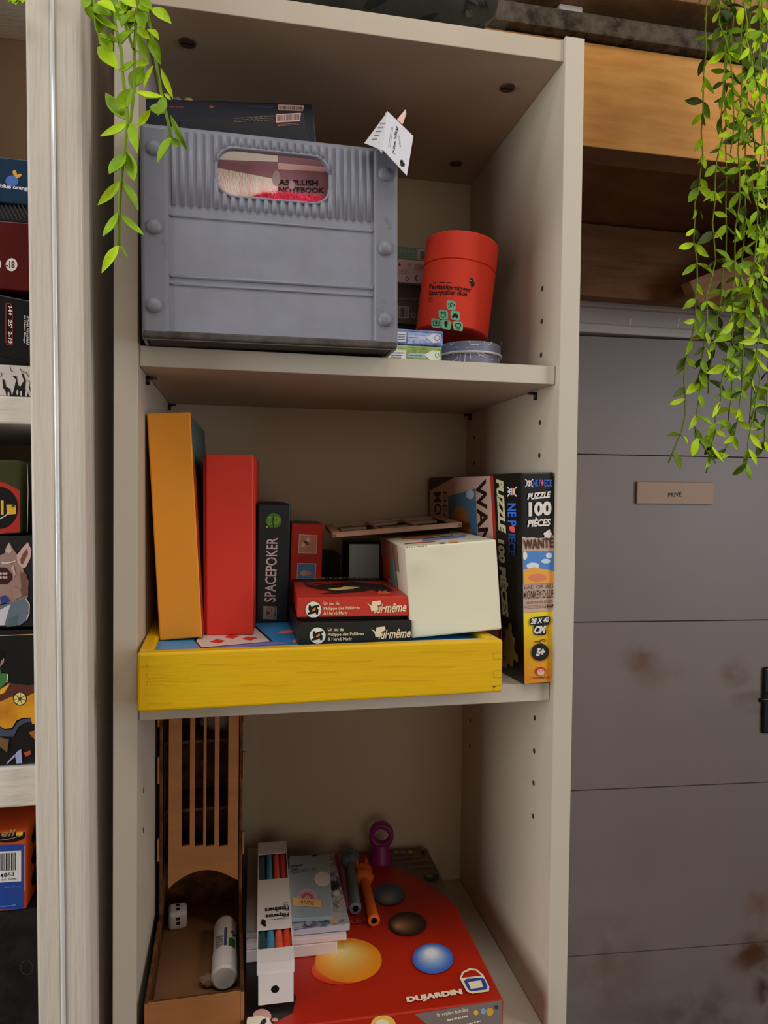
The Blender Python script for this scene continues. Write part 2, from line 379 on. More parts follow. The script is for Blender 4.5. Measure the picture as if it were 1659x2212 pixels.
b = MB('back_panel', bc); b.box(T, 0.268, 0.05, W-T, 0.272, ZR+.018, CREAMIN); b.build()
b = MB('top_panel', bc); b.box(T, 0.003, ZR, W-T, 0.268, ZR+0.0187, CREAM, 0.0006, mats={'D': mat((196, 176, 150), 0.92, .5, .3, noise=.04, nscale=4, key='roof')}); tp = b.build()  # underside tinted browner, the warm light below put into its colour
for (x, y) in [(0.0526, 0.048), (0.3472, 0.0527), (0.3463, 0.215), (0.053, 0.215)]:
    c = MB('screw_cap', bc); c.cyl((x, y, ZR-0.0012), (x, y, ZR+0.001), 0.0072, 0.0075, mat((74, 56, 42), 1.2, .4, .4), 20)
    c.box(x-0.005, y-0.0006, ZR-0.0016, x+0.005, y+0.0006, ZR-0.001, DARK); c.build('round dark cam fastener')
Z1B, Z1 = 1.6622, 1.6789; Z2B, Z2 = 1.3714, 1.3881; Z3 = 1.065
for (za, zb, rc) in [(Z1B, Z1, .0083), (Z2B, Z2, .0083), (Z3-.0167, Z3, .0083), (.75, .767, .0083), (.42, .437, .0083), (.06, .077, .003)]:
    b = MB('shelf', bc); b.box(T+.0004, rc, za, W-T-.0004, 0.2675, zb, CREAMIN, 0.0006, mats={'F': EDGE}); b.build()
for (xx, sgn) in ((T, 1), (W-T, -1)):
    for y in (0.05, 0.2505):
        c = MB('shelf_pin', bc); c.tube([(xx-.001*sgn, y, Z1B-0.003), (xx+0.009*sgn, y, Z1B-0.003)], 0.0013, mat((40, 36, 32), 1, .35, .5, metal=.6), 8)
        c.tube([(xx+0.0012*sgn, y, Z1B-0.0015), (xx+0.0012*sgn, y, Z1B-.009)], 0.0022, mat((40, 36, 32), 1, .35, .5, metal=.6), 8); c.build()
b = MB('plinth', bc); b.box(T, 0.02, 0, W-T, 0.035, 0.06, CREAM); b.build()

# ================================================================== NEIGHBOUR BOOKCASE (left)
LEAN = rotm(0, math.radians(-0.62))
nb = empty('painted_bookcase', (-0.03, 0, 0), label='white brush-painted wooden bookcase on the left with game boxes', cat='bookcase')
def npart(name, x0, y0, z0, x1, y1, z1, m, bev=.001, rot=True, label=None):
    b = MB(name, nb); b.box(x0+.03, y0, z0, x1+.03, y1, z1, m, bev, seg=3)
    return b
# post: lean expressed by shifting top vertices
def leaned(b, k=0.0103, z0=1.17):
    b.V = [(x-k*(z-z0), y, z) for x, y, z in b.V]; return b
# two stiles with a rounded bead between them, authored from measured x at z=1.17 .. 2.0
def post_part(name, xl, xr, y0, y1, m, bev=.002):
    b = npart(name, xl, y0, 0.0, xr, y1, 2.15, m, bev); leaned(b); return b
post_part('post', -0.0440, -0.0265, -0.050, -0.022, POST, .0022).build()
post_part('post', -0.0255, -0.0072, -0.0500, -0.022, POST, .003).build()
b = MB('bead', nb); pts = [(-0.0262+.03-0.0103*(z-1.17), -0.0497, z) for z in (0, .5, 1, 1.3, 1.6, 2.15)]; b.tube(pts, 0.0016, BEAD, 16); b.build('glossy bead added between the two posts for its highlight')  # glossy pale bead added to catch a bright highlight line down the post
post_part('side_panel', -0.0360, -0.0120, -0.022, 0.27, POST, .001).build()
SHP = mat((215, 206, 190), 1.1, .5, .35, noise=.04, nscale=20, bump=.5, bscale=50, stretch=(1, 4, 4), key='shp')
NBK = mat((165, 135, 110), 1.05, .7, .2, noise=.03, nscale=4, key='nbk')
for (za, zb) in [(1.609, 1.629), (1.324, 1.354), (2.05, 2.07), (1.03, 1.05), (.6, .62), (.1, .12)]:
    npart('shelf', -0.53, -0.034, za, -0.0445, 0.255, zb, SHP, .0015).build()
npart('back_panel', -0.53, 0.255, .05, -.03, 0.262, 2.12, NBK).build()
npart('side_panel', -0.55, -0.04, 0, -0.53, 0.262, 2.12, POST).build()

# ---- game boxes in the neighbour (right ends visible)
RX = -0.0470
def nbox(name, zt, zb, m, label, y=-0.030, xr=RX, w_=0.26, d_=0.25, tilt=0, bev=.001, mats=None, group=None, yaw=0):
    b = MB(name, None, (xr-w_*math.cos(tilt), y, zb+w_*math.sin(tilt)), rotm(yaw, tilt)); b.box(0, 0, 0, w_, d_, zt-zb, m, bev, mats); b.info = (label, 'board game', group); return b
nav = mat((20, 38, 56), 1.5, .35, .4, c2=(24, 50, 70), nscale=12, key='nav')
b = nbox('board_game', 1.8040, 1.7712, nav, 'dark blue game box with orange leaf logo, topmost in left bookcase', y=-0.028, tilt=.012)
f = b.face('F'); f.ell(26, 391, 14, 12, mat((70, 100, 165), 1.4))
f.ell(32, 374, 4.2, 7, mat((235, 150, 50), 1.3), rot=-18); f.ell(40, 380, 7, 3.8, mat((235, 150, 50), 1.3), rot=-18)
f.text('blue orange', (1, 397), (66, 404), (1, 408), mat((225, 220, 215), 1.3), .03); done(b)
b = nbox('board_game', 1.7700, 1.7585, mat((22, 20, 20), 1.3, .5), 'flat black game box with diagonal stripe pattern under the blue one', y=-0.026)
f = b.face('F')
for i in range(9): f.line([(-6+i*9, 443), (10+i*9, 473)], 3.2, mat((52, 50, 50), 1.2))
done(b)
rdm = mat((92, 26, 20), 1.7, .35, .4, c2=(60, 8, 8), nscale=6, stretch=(1, 1, 1), key='dred')
b = nbox('board_game', 1.7575, 1.7075, rdm, 'dark red game box marked -18 in the left bookcase', y=-0.030, tilt=-.006, xr=-.0465)
f = b.face('F'); f.ell(25, 572, 12.5, 14, mat((215, 205, 195), 1.2)); f.text('-18', (13, 564), (32, 564), (13, 580), mat((92, 26, 20), 1.5), .04)
f.ell(-6, 571, 9, 12, mat((215, 205, 195), 1.2)); f.line([(63, 480), (66, 634)], 2, mat((120, 45, 35), 1.5)); done(b)
b = nbox('board_game', 1.6985, 1.6535, mat((17, 17, 16), 1.3, .35, .4), 'black game box with sideways white lettering, tilted in left bookcase', y=-0.033, tilt=.15, xr=-.0475, w_=.055)
f = b.face('F'); wt = mat((210, 205, 200), 1.2)
f.q([(12, 655), (14, 654), (14, 745), (28, 745), (28, 670), (24, 656), (16, 654), (16, 656), (23, 658), (26, 671), (26, 743), (16, 743), (12, 740)], mat((130, 40, 36), 1.3))
f.text('14+  25\'  2-12', (27, 661), (26, 742), (18, 661), wt, .03, .2)
f.text('et Fabien Bleuge', (57, 682), (56, 741), (51, 682), wt, .01, .2); f.text("d'Yves Hirschfeld", (64, 683), (63, 745), (58, 683), wt, .01, .2); f.text('Un jeu', (71, 704), (70, 727), (66, 704), wt, .01, .2)
done(b)
b = nbox('board_game', 1.6525, 1.6295, mat((200, 190, 182), 1.15, .5), 'white game box with black ink drawing lowest on upper left shelf', y=-0.031, w_=.10)
f = b.face('F'); ink = mat((18, 16, 16), 1)
for pts in [[(5, 818), (11, 822), (13, 835), (22, 840), (26, 858), (14, 860), (12, 845), (7, 838)], [(27, 812), (36, 812), (39, 832), (44, 835), (52, 822), (48, 812), (50, 806), (56, 822), (54, 840), (64, 858), (26, 861), (31, 838), (35, 820)],
            [(62, 832), (72, 842), (74, 860), (68, 856), (64, 842)], [(0, 856), (10, 855), (12, 861), (0, 861)]]: f.q(pts, ink)
for pts in [[(2, 804), (5, 808), (1, 815)], [(22, 792), (24, 800), (28, 803)], [(44, 796), (47, 802), (50, 815)], [(50, 802), (58, 806), (63, 815)], [(60, 822), (66, 826), (64, 834)], [(40, 842), (44, 858)], [(48, 842), (56, 856)]]: f.line(pts, 1.4, ink)
for p in [(38, 848), (46, 850), (19, 852), (57, 851)]: f.ell(p[0], p[1], 2, 6, mat((200, 190, 182), 1.15))
done(b)
# middle neighbour compartment
b = MB('board_game', None, (-.30, -0.030, 1.5272), rotm(0)); b.box(0, 0, 0, .2395, .22, .0555, mat((40, 44, 26), 1.4, .45, .3, c2=(52, 52, 22), nscale=14, key='olv'), .003, seg=3)
b.info = ('worn olive game box with red and black round logo', 'board game', None)
f = b.face('F'); f.q([(58, 1060), (60, 1150), (0, 1152), (0, 1045), (30, 1052)], mat((150, 34, 22), 1.5)); f.ell(2, 1097, 41, 56, mat((150, 34, 22), 1.6)); f.ell(-2, 1097, 42, 46, BLACK)
yl = mat((220, 160, 40), 1.4); f.q([(14, 1090), (25, 1090), (34, 1092), (35, 1110), (15, 1112)], yl); f.q([(2, 1081), (8, 1081), (8, 1112), (2, 1112)], yl)
f.text('*', (24, 1091), (33, 1091), (24, 1101), BLACK, .05); f.line([(-2, 1122), (12, 1114), (20, 1106)], 2, WHITE); f.line([(59, 1002), (61, 1060), (59, 1150)], 1.2, mat((190, 180, 170), 1.2)); done(b)
dk = mat((24, 22, 26), 1.4, .4, .35, c2=(34, 30, 32), nscale=10, key='dk')
b = nbox('board_game', 1.5262, 1.4580, dk, 'dark game box showing a painted horned snarling creature', y=-0.030)
f = b.face('F')
sk = mat((150, 118, 108), 1.3); sk2 = mat((190, 160, 148), 1.3); sk3 = mat((110, 72, 66), 1.3)
f.q([(0, 1200), (10, 1195), (14, 1180), (20, 1171), (26, 1182), (33, 1192), (40, 1202), (52, 1235), (62, 1255), (60, 1290), (44, 1300), (20, 1302), (0, 1305)], sk)
f.q([(36, 1200), (48, 1184), (60, 1171), (68, 1188), (66, 1205), (56, 1225), (48, 1228), (38, 1215)], sk2); f.q([(44, 1208), (50, 1195), (59, 1184), (61, 1196), (50, 1218), (45, 1218)], sk3)
f.q([(11, 1190), (20, 1172), (26, 1190), (20, 1196)], sk2); f.q([(0, 1225), (14, 1226), (26, 1240), (28, 1250), (16, 1262), (0, 1262)], mat((50, 20, 22), 1.2))
for i in range(3):
    for j in range(2): f.ell(2+i*6, 1239+j*8, 2.5, 3, sk2)
f.line([(4, 1216), (18, 1216), (34, 1212)], 2.4, WHITE); f.q([(30, 1222), (34, 1240), (28, 1252), (30, 1240), (24, 1226)], sk2)
f.q([(44, 1235), (58, 1240), (62, 1280), (50, 1290), (46, 1262)], sk3); f.q([(26, 1265), (44, 1272), (48, 1288), (30, 1296)], sk)
f.q([(0, 1290), (12, 1285), (22, 1298), (4, 1305)], mat((44, 60, 120), 1.3))
f.q([(0, 1308), (26, 1302), (44, 1294), (58, 1290), (64, 1305), (58, 1340), (44, 1350), (0, 1352)], mat((96, 104, 118), 1.3)); f.q([(0, 1318), (24, 1304), (18, 1322), (10, 1350), (0, 1350)], mat((200, 195, 200), 1.2))
f.q([(20, 1335), (40, 1328), (36, 1352), (14, 1354)], mat((70, 98, 96), 1.3)); f.line([(56, 1293), (64, 1305), (63, 1325), (58, 1338)], 2.5, mat((190, 185, 180), 1.2)); done(b)
b = nbox('board_game', 1.4560, 1.3545, mat((24, 23, 22), 1.3, .4, .35), 'black game box showing a yellow painted vehicle with a small wheel', y=-0.030)
f = b.face('F'); f.line([(0, 1373), (79, 1370)], 1.6, mat((190, 165, 120), 1.2))
f.q([(0, 1402), (8, 1404), (10, 1420), (4, 1440), (0, 1440)], BLACK); f.q([(2, 1428), (9, 1421), (9, 1430), (3, 1438), (0, 1440)], sk)
f.q([(0, 1440), (2, 1454), (16, 1455), (14, 1474), (0, 1488)], mat((60, 110, 50), 1.4)); f.line([(17, 1456), (15, 1474)], 2.2, WHITE)
f.q([(0, 1488), (18, 1474), (28, 1476), (60, 1480), (79, 1478), (79, 1495), (60, 1508), (30, 1512), (0, 1518)], mat((82, 40, 24), 1.4))
f.q([(0, 1490), (22, 1475), (10, 1496), (0, 1500)], yl)
f.q([(0, 1516), (26, 1504), (44, 1512), (58, 1504), (79, 1494), (79, 1562), (70, 1564), (66, 1550), (50, 1550), (36, 1556), (26, 1572), (10, 1574), (0, 1568)], mat((205, 145, 30), 1.4, .5, .3, c2=(170, 100, 24), nscale=30, key='veh'))
f.q([(0, 1570), (10, 1577), (28, 1576), (38, 1560), (50, 1553), (66, 1552), (68, 1558), (52, 1562), (40, 1570), (30, 1590), (0, 1590)], mat((62, 66, 84), 1.4))
f.ell(43.5, 1509, 15, 15, mat((40, 26, 20), 1)); f.ell(43.5, 1509, 13, 13, mat((220, 205, 120), 1.3))
for i in range(7): a = i*2*math.pi/7+.3; f.line([(43.5, 1509), (43.5+13*math.cos(a), 1509+13*math.sin(a))], 1.1, BLACK)
f.ell(43.5, 1509, 3.4, 3.4, mat((80, 50, 60), 1))
f.q([(0, 1592), (20, 1596), (16, 1625), (0, 1612)], mat((110, 80, 48), 1.3)); f.q([(36, 1624), (46, 1617), (49, 1648), (36, 1649), (33, 1630)], mat((150, 160, 200), 1.3)); f.q([(14, 1648), (32, 1628), (33, 1634), (16, 1650)], mat((150, 150, 190), 1.2))
f.q([(52, 1625), (66, 1620), (68, 1628), (56, 1634)], mat((170, 70, 50), 1.3)); f.q([(62, 1582), (79, 1575), (79, 1600)], mat((150, 90, 36), 1.3)); done(b)
# bottom neighbour compartment
ob = mat((170, 68, 24), 1.5, .4, .35)
b = MB('board_game', None, (-.30, -.030, 1.2440), rotm(0)); b.box(0, 0, 0, .2430, .17, .0595, ob, .001)
b.info = ('blue and orange game box with a barcode label, on the black case', 'board game', None)
f = b.face('F'); f.q([(-60, 1826), (54, 1824), (52, 1963), (-60, 1966)], mat((26, 58, 128), 1.5)); f.q([(53, 1826), (58, 1826), (58, 1925), (53, 1925)], mat((235, 140, 60), 1.3)); f.q([(53, 1927), (59, 1925), (59, 1962), (53, 1963)], mat((190, 40, 24), 1.4))
f.ell(12, 1802, 45, 18, BLACK); f.text('ell', (4, 1793), (34, 1791), (3, 1807), mat((150, 130, 90), 1.2), .01, .2); f.q([(36, 1795), (50, 1793), (49, 1804), (35, 1805)], yl); f.line([(-5, 1815), (20, 1812), (48, 1804)], 1.6, mat((150, 130, 90), 1.2))
f.q([(-30, 1840), (46, 1837), (46, 1903), (-30, 1908)], mat((215, 210, 205), 1.2)); f.bars((-26, 1844), (36, 1841), (-26, 1882), 16, BLACK); f.text('4863', (0, 1887), (31, 1882), (0, 1896), BLACK, .01); f.text('Réf. 70486', (4, 1898), (36, 1895), (4, 1902), mat((90, 90, 90), 1), 0)
f.lines((10, 1913), (46, 1911), (10, 1918), 1, mat((70, 100, 170), 1.3)); f.lines((-5, 1957), (34, 1952), (-5, 1961), 1, mat((120, 150, 200), 1.2))
f2 = b.face('R')
for z in (.78, .50, .22): f2.f([(0.18+.10*math.cos(t*.35), z+.12*math.sin(t*.35)) for t in range(18)], BLACK)
done(b)
b = nbox('game_case', 1.2430, 1.0510, mat((24, 24, 22), 1.2, .7, .2, noise=.35, nscale=50, bump=.3), 'large matte black case at the bottom of the left bookcase', y=-0.029, xr=-.048); f = b.face('F'); f.arc(58, 2090, 13, 15, 1.5, mat((60, 58, 54), 1.1)); b.info = (b.info[0], 'case', None); done(b)

# ================================================================== CRATE
cR = rotm(0.025, -0.0128)
cr = empty('storage_crate', (0.0243, -0.0224, Z1), cR, label='grey ribbed plastic crate with rivets and oval handle hole', cat='crate')
CG = mat((127, 128, 137), 1.2, 0.42, 0.35, noise=.06, nscale=30, bump=.05, bscale=200)
CD_ = mat((117, 118, 125), 1.12, 0.45, 0.35, c2=(78, 70, 58), nscale=34, ramp=(.60, .78), bump=.15, bscale=200, key='worn')
CW, CH, CDp = 0.2039, 0.1642, 0.255
Mf = MB('x', cr)
def cloc(px, py, yy=0.0):
    o, d = ray(px, py); o = Mf.Mi @ o; d = Mf.Mi.to_3x3() @ d; t = (yy-o.y)/d.y; q = o+d*t; return q.x, q.z
# front panel: plate with hole (local x,z)
hx0, hz1 = cloc(470, 322); hx1, hz0 = cloc(711, 424)
hzc = (hz0+hz1)/2
def rrect(x0, y0, x1, y1, r, n=6):
    P_ = []
    for cx, cy, a in ((x1-r, y1-r, 0), (x0+r, y1-r, 90), (x0+r, y0+r, 180), (x1-r, y0+r, 270)):
        for i in range(n+1): t = math.radians(a+90*i/n); P_.append((cx+r*math.cos(t), cy+r*math.sin(t)))
    return P_
hz0, hz1 = cloc(590, 427)[1], cloc(590, 329)[1]
Rz = Matrix(((1, 0, 0, 0), (0, 0, -1, 0), (0, 1, 0, 0), (0, 0, 0, 1)))   # (x,y,z)->(x,-z,y)
b = MB('front_wall', cr)
b.plate([(0.002, 0), (CW-.002, 0), (CW, CH), (0, CH)], [rrect(hx0, hz0, hx1, hz1, .013)], .003, Matrix.Translation((0, 0.0035, 0)) @ Rz, CG)
zr0 = cloc(590, 462)[1]     # lower end of ribbed area
xl0, xr0 = cloc(364, 440)[0], cloc(808, 480)[0]
n = 24; pitch = (xr0-xl0-.008)/n
def rib(x, za, zb):
    if zb-za > .002: b.tube([(x, .0022, za+.001), (x, .0022, zb-.001)], pitch*.31, CG, 8)
for i in range(n+1):
    x = xl0+.004+i*pitch; za, zb = zr0, CH-.002
    if hx0-.002 < x < hx1+.002:
        r_ = .013; dx = max(0, hx0+r_-x, x-(hx1-r_)); e = r_-math.sqrt(max(0, r_*r_-dx*dx)) if dx < r_ else r_
        rib(x, za, hz0+e-.0008); rib(x, hz1-e+.0008, zb)
    else: rib(x, za, zb)
# raised rim round the hole
b.tube([(p[0], .0016, p[1]) for p in rrect(hx0-.0012, hz0-.0012, hx1+.0012, hz1+.0012, .0142)]+[(hx1+.0012, .0016, hz1-.013)], .0012, CG, 6)
def hbar(py, r_):
    z = cloc(590, py)[1]; b.tube([(xl0+.001, .0018, z), (xr0-.001, .0018, z)], r_, CG, 6)
for py, r_ in ((481, .0011), (608, .0016), (625, .0011)): hbar(py, r_)
b.build()
for (xa, xb) in ((0.0, xl0), (xr0, CW)):
    b = MB('corner_post', cr); b.box(xa, -.0012, .001, xb, .009, CH-.001, CD_, .003, seg=3); cpst = b.build('corner strip with worn edge')
    for py in ((320, 490, 660) if xa == 0 else (377, 537, 691)):
        x, z = cloc(333 if xa == 0 else 832, py, -.0012); r_ = MB('rivet', cpst); nv = 5; nu = 20
        V = []; R_ = .0060
        for j in range(nv+1):
            a = math.radians(90*j/nv)
            for i in range(nu): t = 2*math.pi*i/nu; V.append((x+R_*math.cos(a)*math.cos(t), -.0010-R_*.62*math.sin(a), z+R_*math.cos(a)*math.sin(t)))
        r_.add(V, [(j*nu+i, (j+1)*nu+i, (j+1)*nu+(i+1) % nu, j*nu+(i+1) % nu) for j in range(nv) for i in range(nu)], CD_, True); r_.build('round domed rivet')
b = MB('side_wall', cr); b.box(0, .005, 0, .003, CDp, CH, CD_, .001); b.build()
b = MB('side_wall', cr); b.box(CW-.003, .005, 0, CW, CDp, CH, CD_, .001); b.build()
b = MB('rear_wall', cr); b.box(.003, CDp-.003, 0, CW-.003, CDp, CH, CG, .001); b.build()
b = MB('base', cr); b.box(.004, .004, .0002, CW-.004, CDp-.003, .005, mat((58, 52, 46), 1.0, .6, .2), .001); b.build()

b = MB('bottom_rim', cr); b.box(.001, -.0016, .0003, CW-.001, .006, .0062, mat((84, 78, 72), 1.1, .6, .2, c2=(58, 52, 44), nscale=60, key='rim'), .0016, seg=3); b.build('worn brown lower edge')
# ---- contents of the crate
def world_of(x, y, z): return cr.matrix_world @ Vector((x, y, z))
PK = mat((235, 190, 176), 1.6, .9, .1, c2=(215, 160, 148), nscale=60, ramp=(.3, .7), bump=.6, bscale=220, stretch=(3, 1, 1), key='plush')
PB = mat((130, 88, 92), 1.6, .4, .35)
b = MB('plush_notebook', None, world_of(.048, .011, .0335), cR @ rotm(0, 0.05, -.03)); b.box(0, 0, 0, .118, .022, .1290, PB, .002, mats={'T': PK})
f = b.face('F'); f.f([(0.0, 0.28), (.46, .30), (.48, .60), (.44, .82), (0.0, .84)], PK)
f.q([(470, 318), (600, 328), (600, 350), (470, 345)], mat((245, 200, 180), 1.3)); f.q([(600, 352), (712, 362), (712, 372), (600, 366)], mat((205, 160, 150), 1.3))
f.text('A5 PLUSH', (602, 388), (686, 390), (602, 400), mat((20, 12, 14), 1), .03); f.text('NOTEBOOK', (602, 404), (700, 406), (602, 416), mat((20, 12, 14), 1), .03)
for (x, y, rx, ry) in ((597, 385, 9, 17), (630, 400, 7, 10)): f.ell(x, y, rx, ry, mat((165, 140, 140), 1.2, .15, .6))
done_ = b; b.build('pink furry notebook behind the crate handle hole', 'notebook')
def fluff(name, c, rx, ry, rz, m, label, cat, n=900, L=.006, seed=1):
    r = random.Random(seed); b = MB(name, None, c); b.ball((0, 0, 0), rx*.93, ry*.93, rz*.93, m)
    V = []; F = []
    for i in range(n):
        u_ = r.uniform(-1, 1); t = r.uniform(0, 2*math.pi); s_ = math.sqrt(1-u_*u_)
        d = Vector((s_*math.cos(t), s_*math.sin(t), u_)); p = Vector((d.x*rx, d.y*ry, d.z*rz))*.92
        q = p+Vector((d.x+r.uniform(-.5, .5), d.y+r.uniform(-.5, .5), d.z+r.uniform(-.3, .6)))*L*r.uniform(.5, 1.2)
        a = d.orthogonal().normalized()*.0004; k = len(V); V += [p-a, p+a, q]; F.append((k, k+1, k+2))
    b.add(V, F, m); return b.build(label, cat)
fluff('fur_ball', world_of(.130, .088, CH-.006), .034, .022, .0175, mat((96, 104, 140), 1.5, .9, .1), 'grey-blue furry toy poking out of the crate', 'plush toy', 1600, .007, 4)
fluff('pink_plush', P(640, 432, 1, -.0140), .034, .0018, .0036, mat((235, 70, 100), 1.4, .9, .1), 'hot pink fluffy edge showing at the bottom of the handle hole', 'plush toy', 1400, .004, 5)
NB = mat((20, 22, 42), .7, .35, .4)
# two dark booklets sticking out of the crate top
o1 = P(302, 262, 1, .035)
b = MB('activity_book', None, P(304, 330, 1, .042), rotm(.03, -.095, -.05)); b.box(0, 0, 0, .152, .005, .0470, NB, .0008)
f = b.face('F'); f.q([(601, 226), (657, 228), (654, 240), (600, 238)], mat((190, 150, 140), 1.2)); f.bars((603, 229), (655, 231), (603, 236), 26, BLACK)
f.q([(455, 228), (463, 230), (460, 234), (452, 233)], mat((170, 50, 40), 1.4)); f.lines((345, 228), (400, 229), (345, 234), 1, mat((110, 50, 40), 1.3)); f.lines((540, 226), (592, 228), (540, 234), 1, mat((44, 48, 84), 1.3))
b.build('dark navy activity book with a barcode standing highest in the crate', 'book')
b = MB('activity_book', None, P(398, 330, 1, .022), rotm(.02, -.19, -.05)); b.box(0, 0, 0, .106, .004, .0270, mat((30, 28, 32), .7, .35, .4), .0008)
f = b.face('F'); f.q([(597, 247), (650, 244), (648, 262), (596, 265)], mat((200, 160, 150), 1.2)); f.bars((599, 249), (648, 246), (599, 262), 26, BLACK); f.lines((505, 254), (590, 249), (505, 266), 3, mat((95, 85, 80), 1.2)); f.lines((600, 268), (646, 265), (600, 274), 2, mat((150, 90, 90), 1.2))
b.build('shorter black book with a barcode in front of the navy one', 'book')
for px, m_, lb in ((383, mat((110, 150, 175), 1.3, .3, .5), 'blue'), (407, mat((225, 180, 50), 1.3, .3, .5), 'yellow')):
    c = P(px, 219, 1, .075); b = MB('toy_tube', None, c); b.cyl((0, 0, -.035), (0, 0, .0005), .0046, .0046, m_, 18); b.ball((0, 0, .0005), .0046, .0046, .0026, mat((150, 120, 95), 1.2, .25, .5) , 18, 6, 0, 90)
    b.build('tiny %s capped tube behind the books in the crate' % lb, 'toy')
# magic wand tag : folded card leaning over the crate corner
tg = empty('folded_tag', P(840, 310, 1, -.02), None, 'white folded card tag with printed text hanging over the crate corner', 'tag')
PAP = mat((205, 205, 212), 1.25, .5, .3)
def sheet(name, quad, m, th=.0005):
    b = MB(name, tg); q = [b.Mi @ v for v in quad]; n_ = (q[1]-q[0]).cross(q[3]-q[0]).normalized()*th
    if n_.y > 0: n_ = -n_
    V = [v for v in q]+[v-n_ for v in q]
    b.add(V, [(0, 1, 2, 3), (7, 6, 5, 4), (0, 4, 5, 1), (1, 5, 6, 2), (2, 6, 7, 3), (3, 7, 4, 0)], m)
    f = Face(b, q[3].copy(), q[2]-q[3], q[0]-q[3]); 
    if f.n.dot(b.Mi.to_3x3() @ Vector((0, -1, 0))) < 0: f.n = -f.n
    return b, f
p1, p2, p3, p4 = P(837, 240, 1, -.030), P(893, 294, 1, -.012), P(879, 379, 1, -.028), P(828, 324, 1, -.044)
b, f = sheet('card', [p1, p2, p3, p4], PAP)
f.text('Tryllestav', (865, 274), (869, 317), (859, 276), mat((90, 90, 100), 1.1), 0); f.text('Magic wand', (864, 276), (854, 332), (856, 274), mat((25, 25, 32), 1), .01); f.lines((853, 276), (845, 318), (846, 276), 2, mat((150, 150, 158), 1.1), .3)
f.ell(868, 349, 3.6, 5, mat((20, 20, 24), 1)); f.ell(872, 354, 2.8, 4, mat((20, 20, 24), 1)); f.line([(864, 354), (870, 358)], 2, mat((20, 20, 24), 1)); b.build()
for k in range(3):
    b, f = sheet('card', [P(837-k*2, 241+k, 1, -.0305+.004*k), p1+Vector((0, .0008+.003*k, 0)), p4+Vector((0, .001+.003*k, 0)), P(787+k*13, 309-k*0+k*2, 1, -.0225+.004*k)], mat((198, 194, 194), 1.2, .5, .3), .0004)
    f.lines((822, 262), (833, 262), (800, 306), 5, mat((120, 120, 126), 1), .3) if k == 0 else None
    b.build()
b, f = sheet('card', [P(876, 236, 1, -.002), P(878, 245, 1, -.002), P(870, 268, 1, -.010), P(858, 258, 1, -.010)], mat((225, 185, 170), 1.2, .5, .3)); b.build('small pink fold')

# ================================================================== UPPER SHELF SMALL BOXES
mint = mat((150, 180, 165), 1.2)
zc = Z1
def stackbox(zt, zb, xr, y, m, label, w_=.10):
    b = MB('card_game_box', None, (xr-w_, y, zb), rotm(0.0)); b.box(0, 0, 0, w_, .085, zt-zb, m, .0008); b.info = (label, 'game box', None); return b
yS = .165
b = stackbox(1.8300, 1.8160, .3000, yS, mat((100, 130, 118), 1.25), 'teal game box topmost of the stack behind the crate')
f = b.face('F'); f.q([(902, 539), (921, 540), (919, 561), (901, 561)], mat((190, 180, 178), 1.1)); f.bars((905, 543), (920, 543), (905, 560), 9, BLACK); f.text('tale', (862, 536), (896, 538), (862, 547), mat((140, 160, 155), 1.1), .01); f.lines((862, 549), (900, 550), (862, 558), 2, mat((140, 160, 155), 1.1)); done(b)
b = stackbox(1.8155, 1.7905, .2995, yS-.003, mat((210, 185, 185), 1.2), 'pink and white game box second in the stack behind the crate')
f = b.face('F'); mg = mat((175, 70, 100), 1.3); f.bars((897, 571), (917, 572), (895, 583), 9, mg); f.lines((862, 582), (884, 582), (862, 593), 3, mg); f.q([(862, 567), (866, 571), (865, 575), (860, 574)], mat((150, 30, 40), 1.3)); f.arc(884, 571, 3, 3, 1, mg); f.arc(902, 601, 4, 7, 2, mat((60, 30, 30), 1), 100, 260); f.arc(879, 602, 3, 4, 1.6, mat((120, 40, 60), 1)); done(b)
b = stackbox(1.7900, 1.7700, .2985, yS+.002, mat((66, 52, 42), 1.3), 'dark brown game box third in the stack behind the crate')
f = b.face('F'); f.lines((862, 640), (900, 641), (862, 650), 1, mat((110, 90, 74), 1.2)); done(b)
b = stackbox(1.7695, 1.7460, .2980, yS-.002, mat((74, 62, 54), 1.3), 'brown game box with pale label fourth in the stack behind the crate')
f = b.face('F'); f.q([(858, 661), (884, 662), (883, 688), (858, 687)], mat((150, 135, 122), 1.1)); f.bars((861, 664), (881, 665), (861, 684), 10, BLACK); f.arc(893, 681, 4, 5, 1.6, mat((170, 160, 150), 1.1)); done(b)
b = stackbox(1.7455, 1.6793, .2975, yS, mat((30, 24, 20), 1.2), 'tall black game box at the foot of the stack behind the crate'); done(b)
def foilbox(z0, z1, xr, c1, c2_, label, y0=.020):
    b = MB('card_box', None, (xr-.055, y0, z0), rotm(0.0)); b.box(0, 0, 0, .055, .09, z1-z0, c1, .0012); return b
BLU = mat((110, 130, 180), 1.3, .35, .5, c2=(60, 78, 130), nscale=120, ramp=(.4, .6), key='blu'); GRN = mat((150, 170, 100), 1.3, .35, .5, c2=(105, 130, 60), nscale=120, ramp=(.4, .6), key='grn')
PAL1 = mat((170, 185, 220), 1.2, .4, .4, c2=(120, 140, 190), nscale=300, key='p1'); LBL = mat((215, 215, 222), 1.15)
b = foilbox(1.6936, 1.7074, .2777, BLU, None, ''); f = b.face('F')
f.q([(880, 717), (953, 721), (952, 741), (880, 742)], PAL1); f.q([(858, 716), (878, 717), (877, 739), (858, 738)], LBL); f.lines((860, 720), (875, 720), (860, 736), 3, mat((70, 80, 110), 1)); f.q([(882, 724), (918, 726), (920, 734), (883, 733)], mat((190, 200, 225), 1.15)); f.lines((884, 727), (905, 728), (884, 731), 1, mat((60, 70, 110), 1))
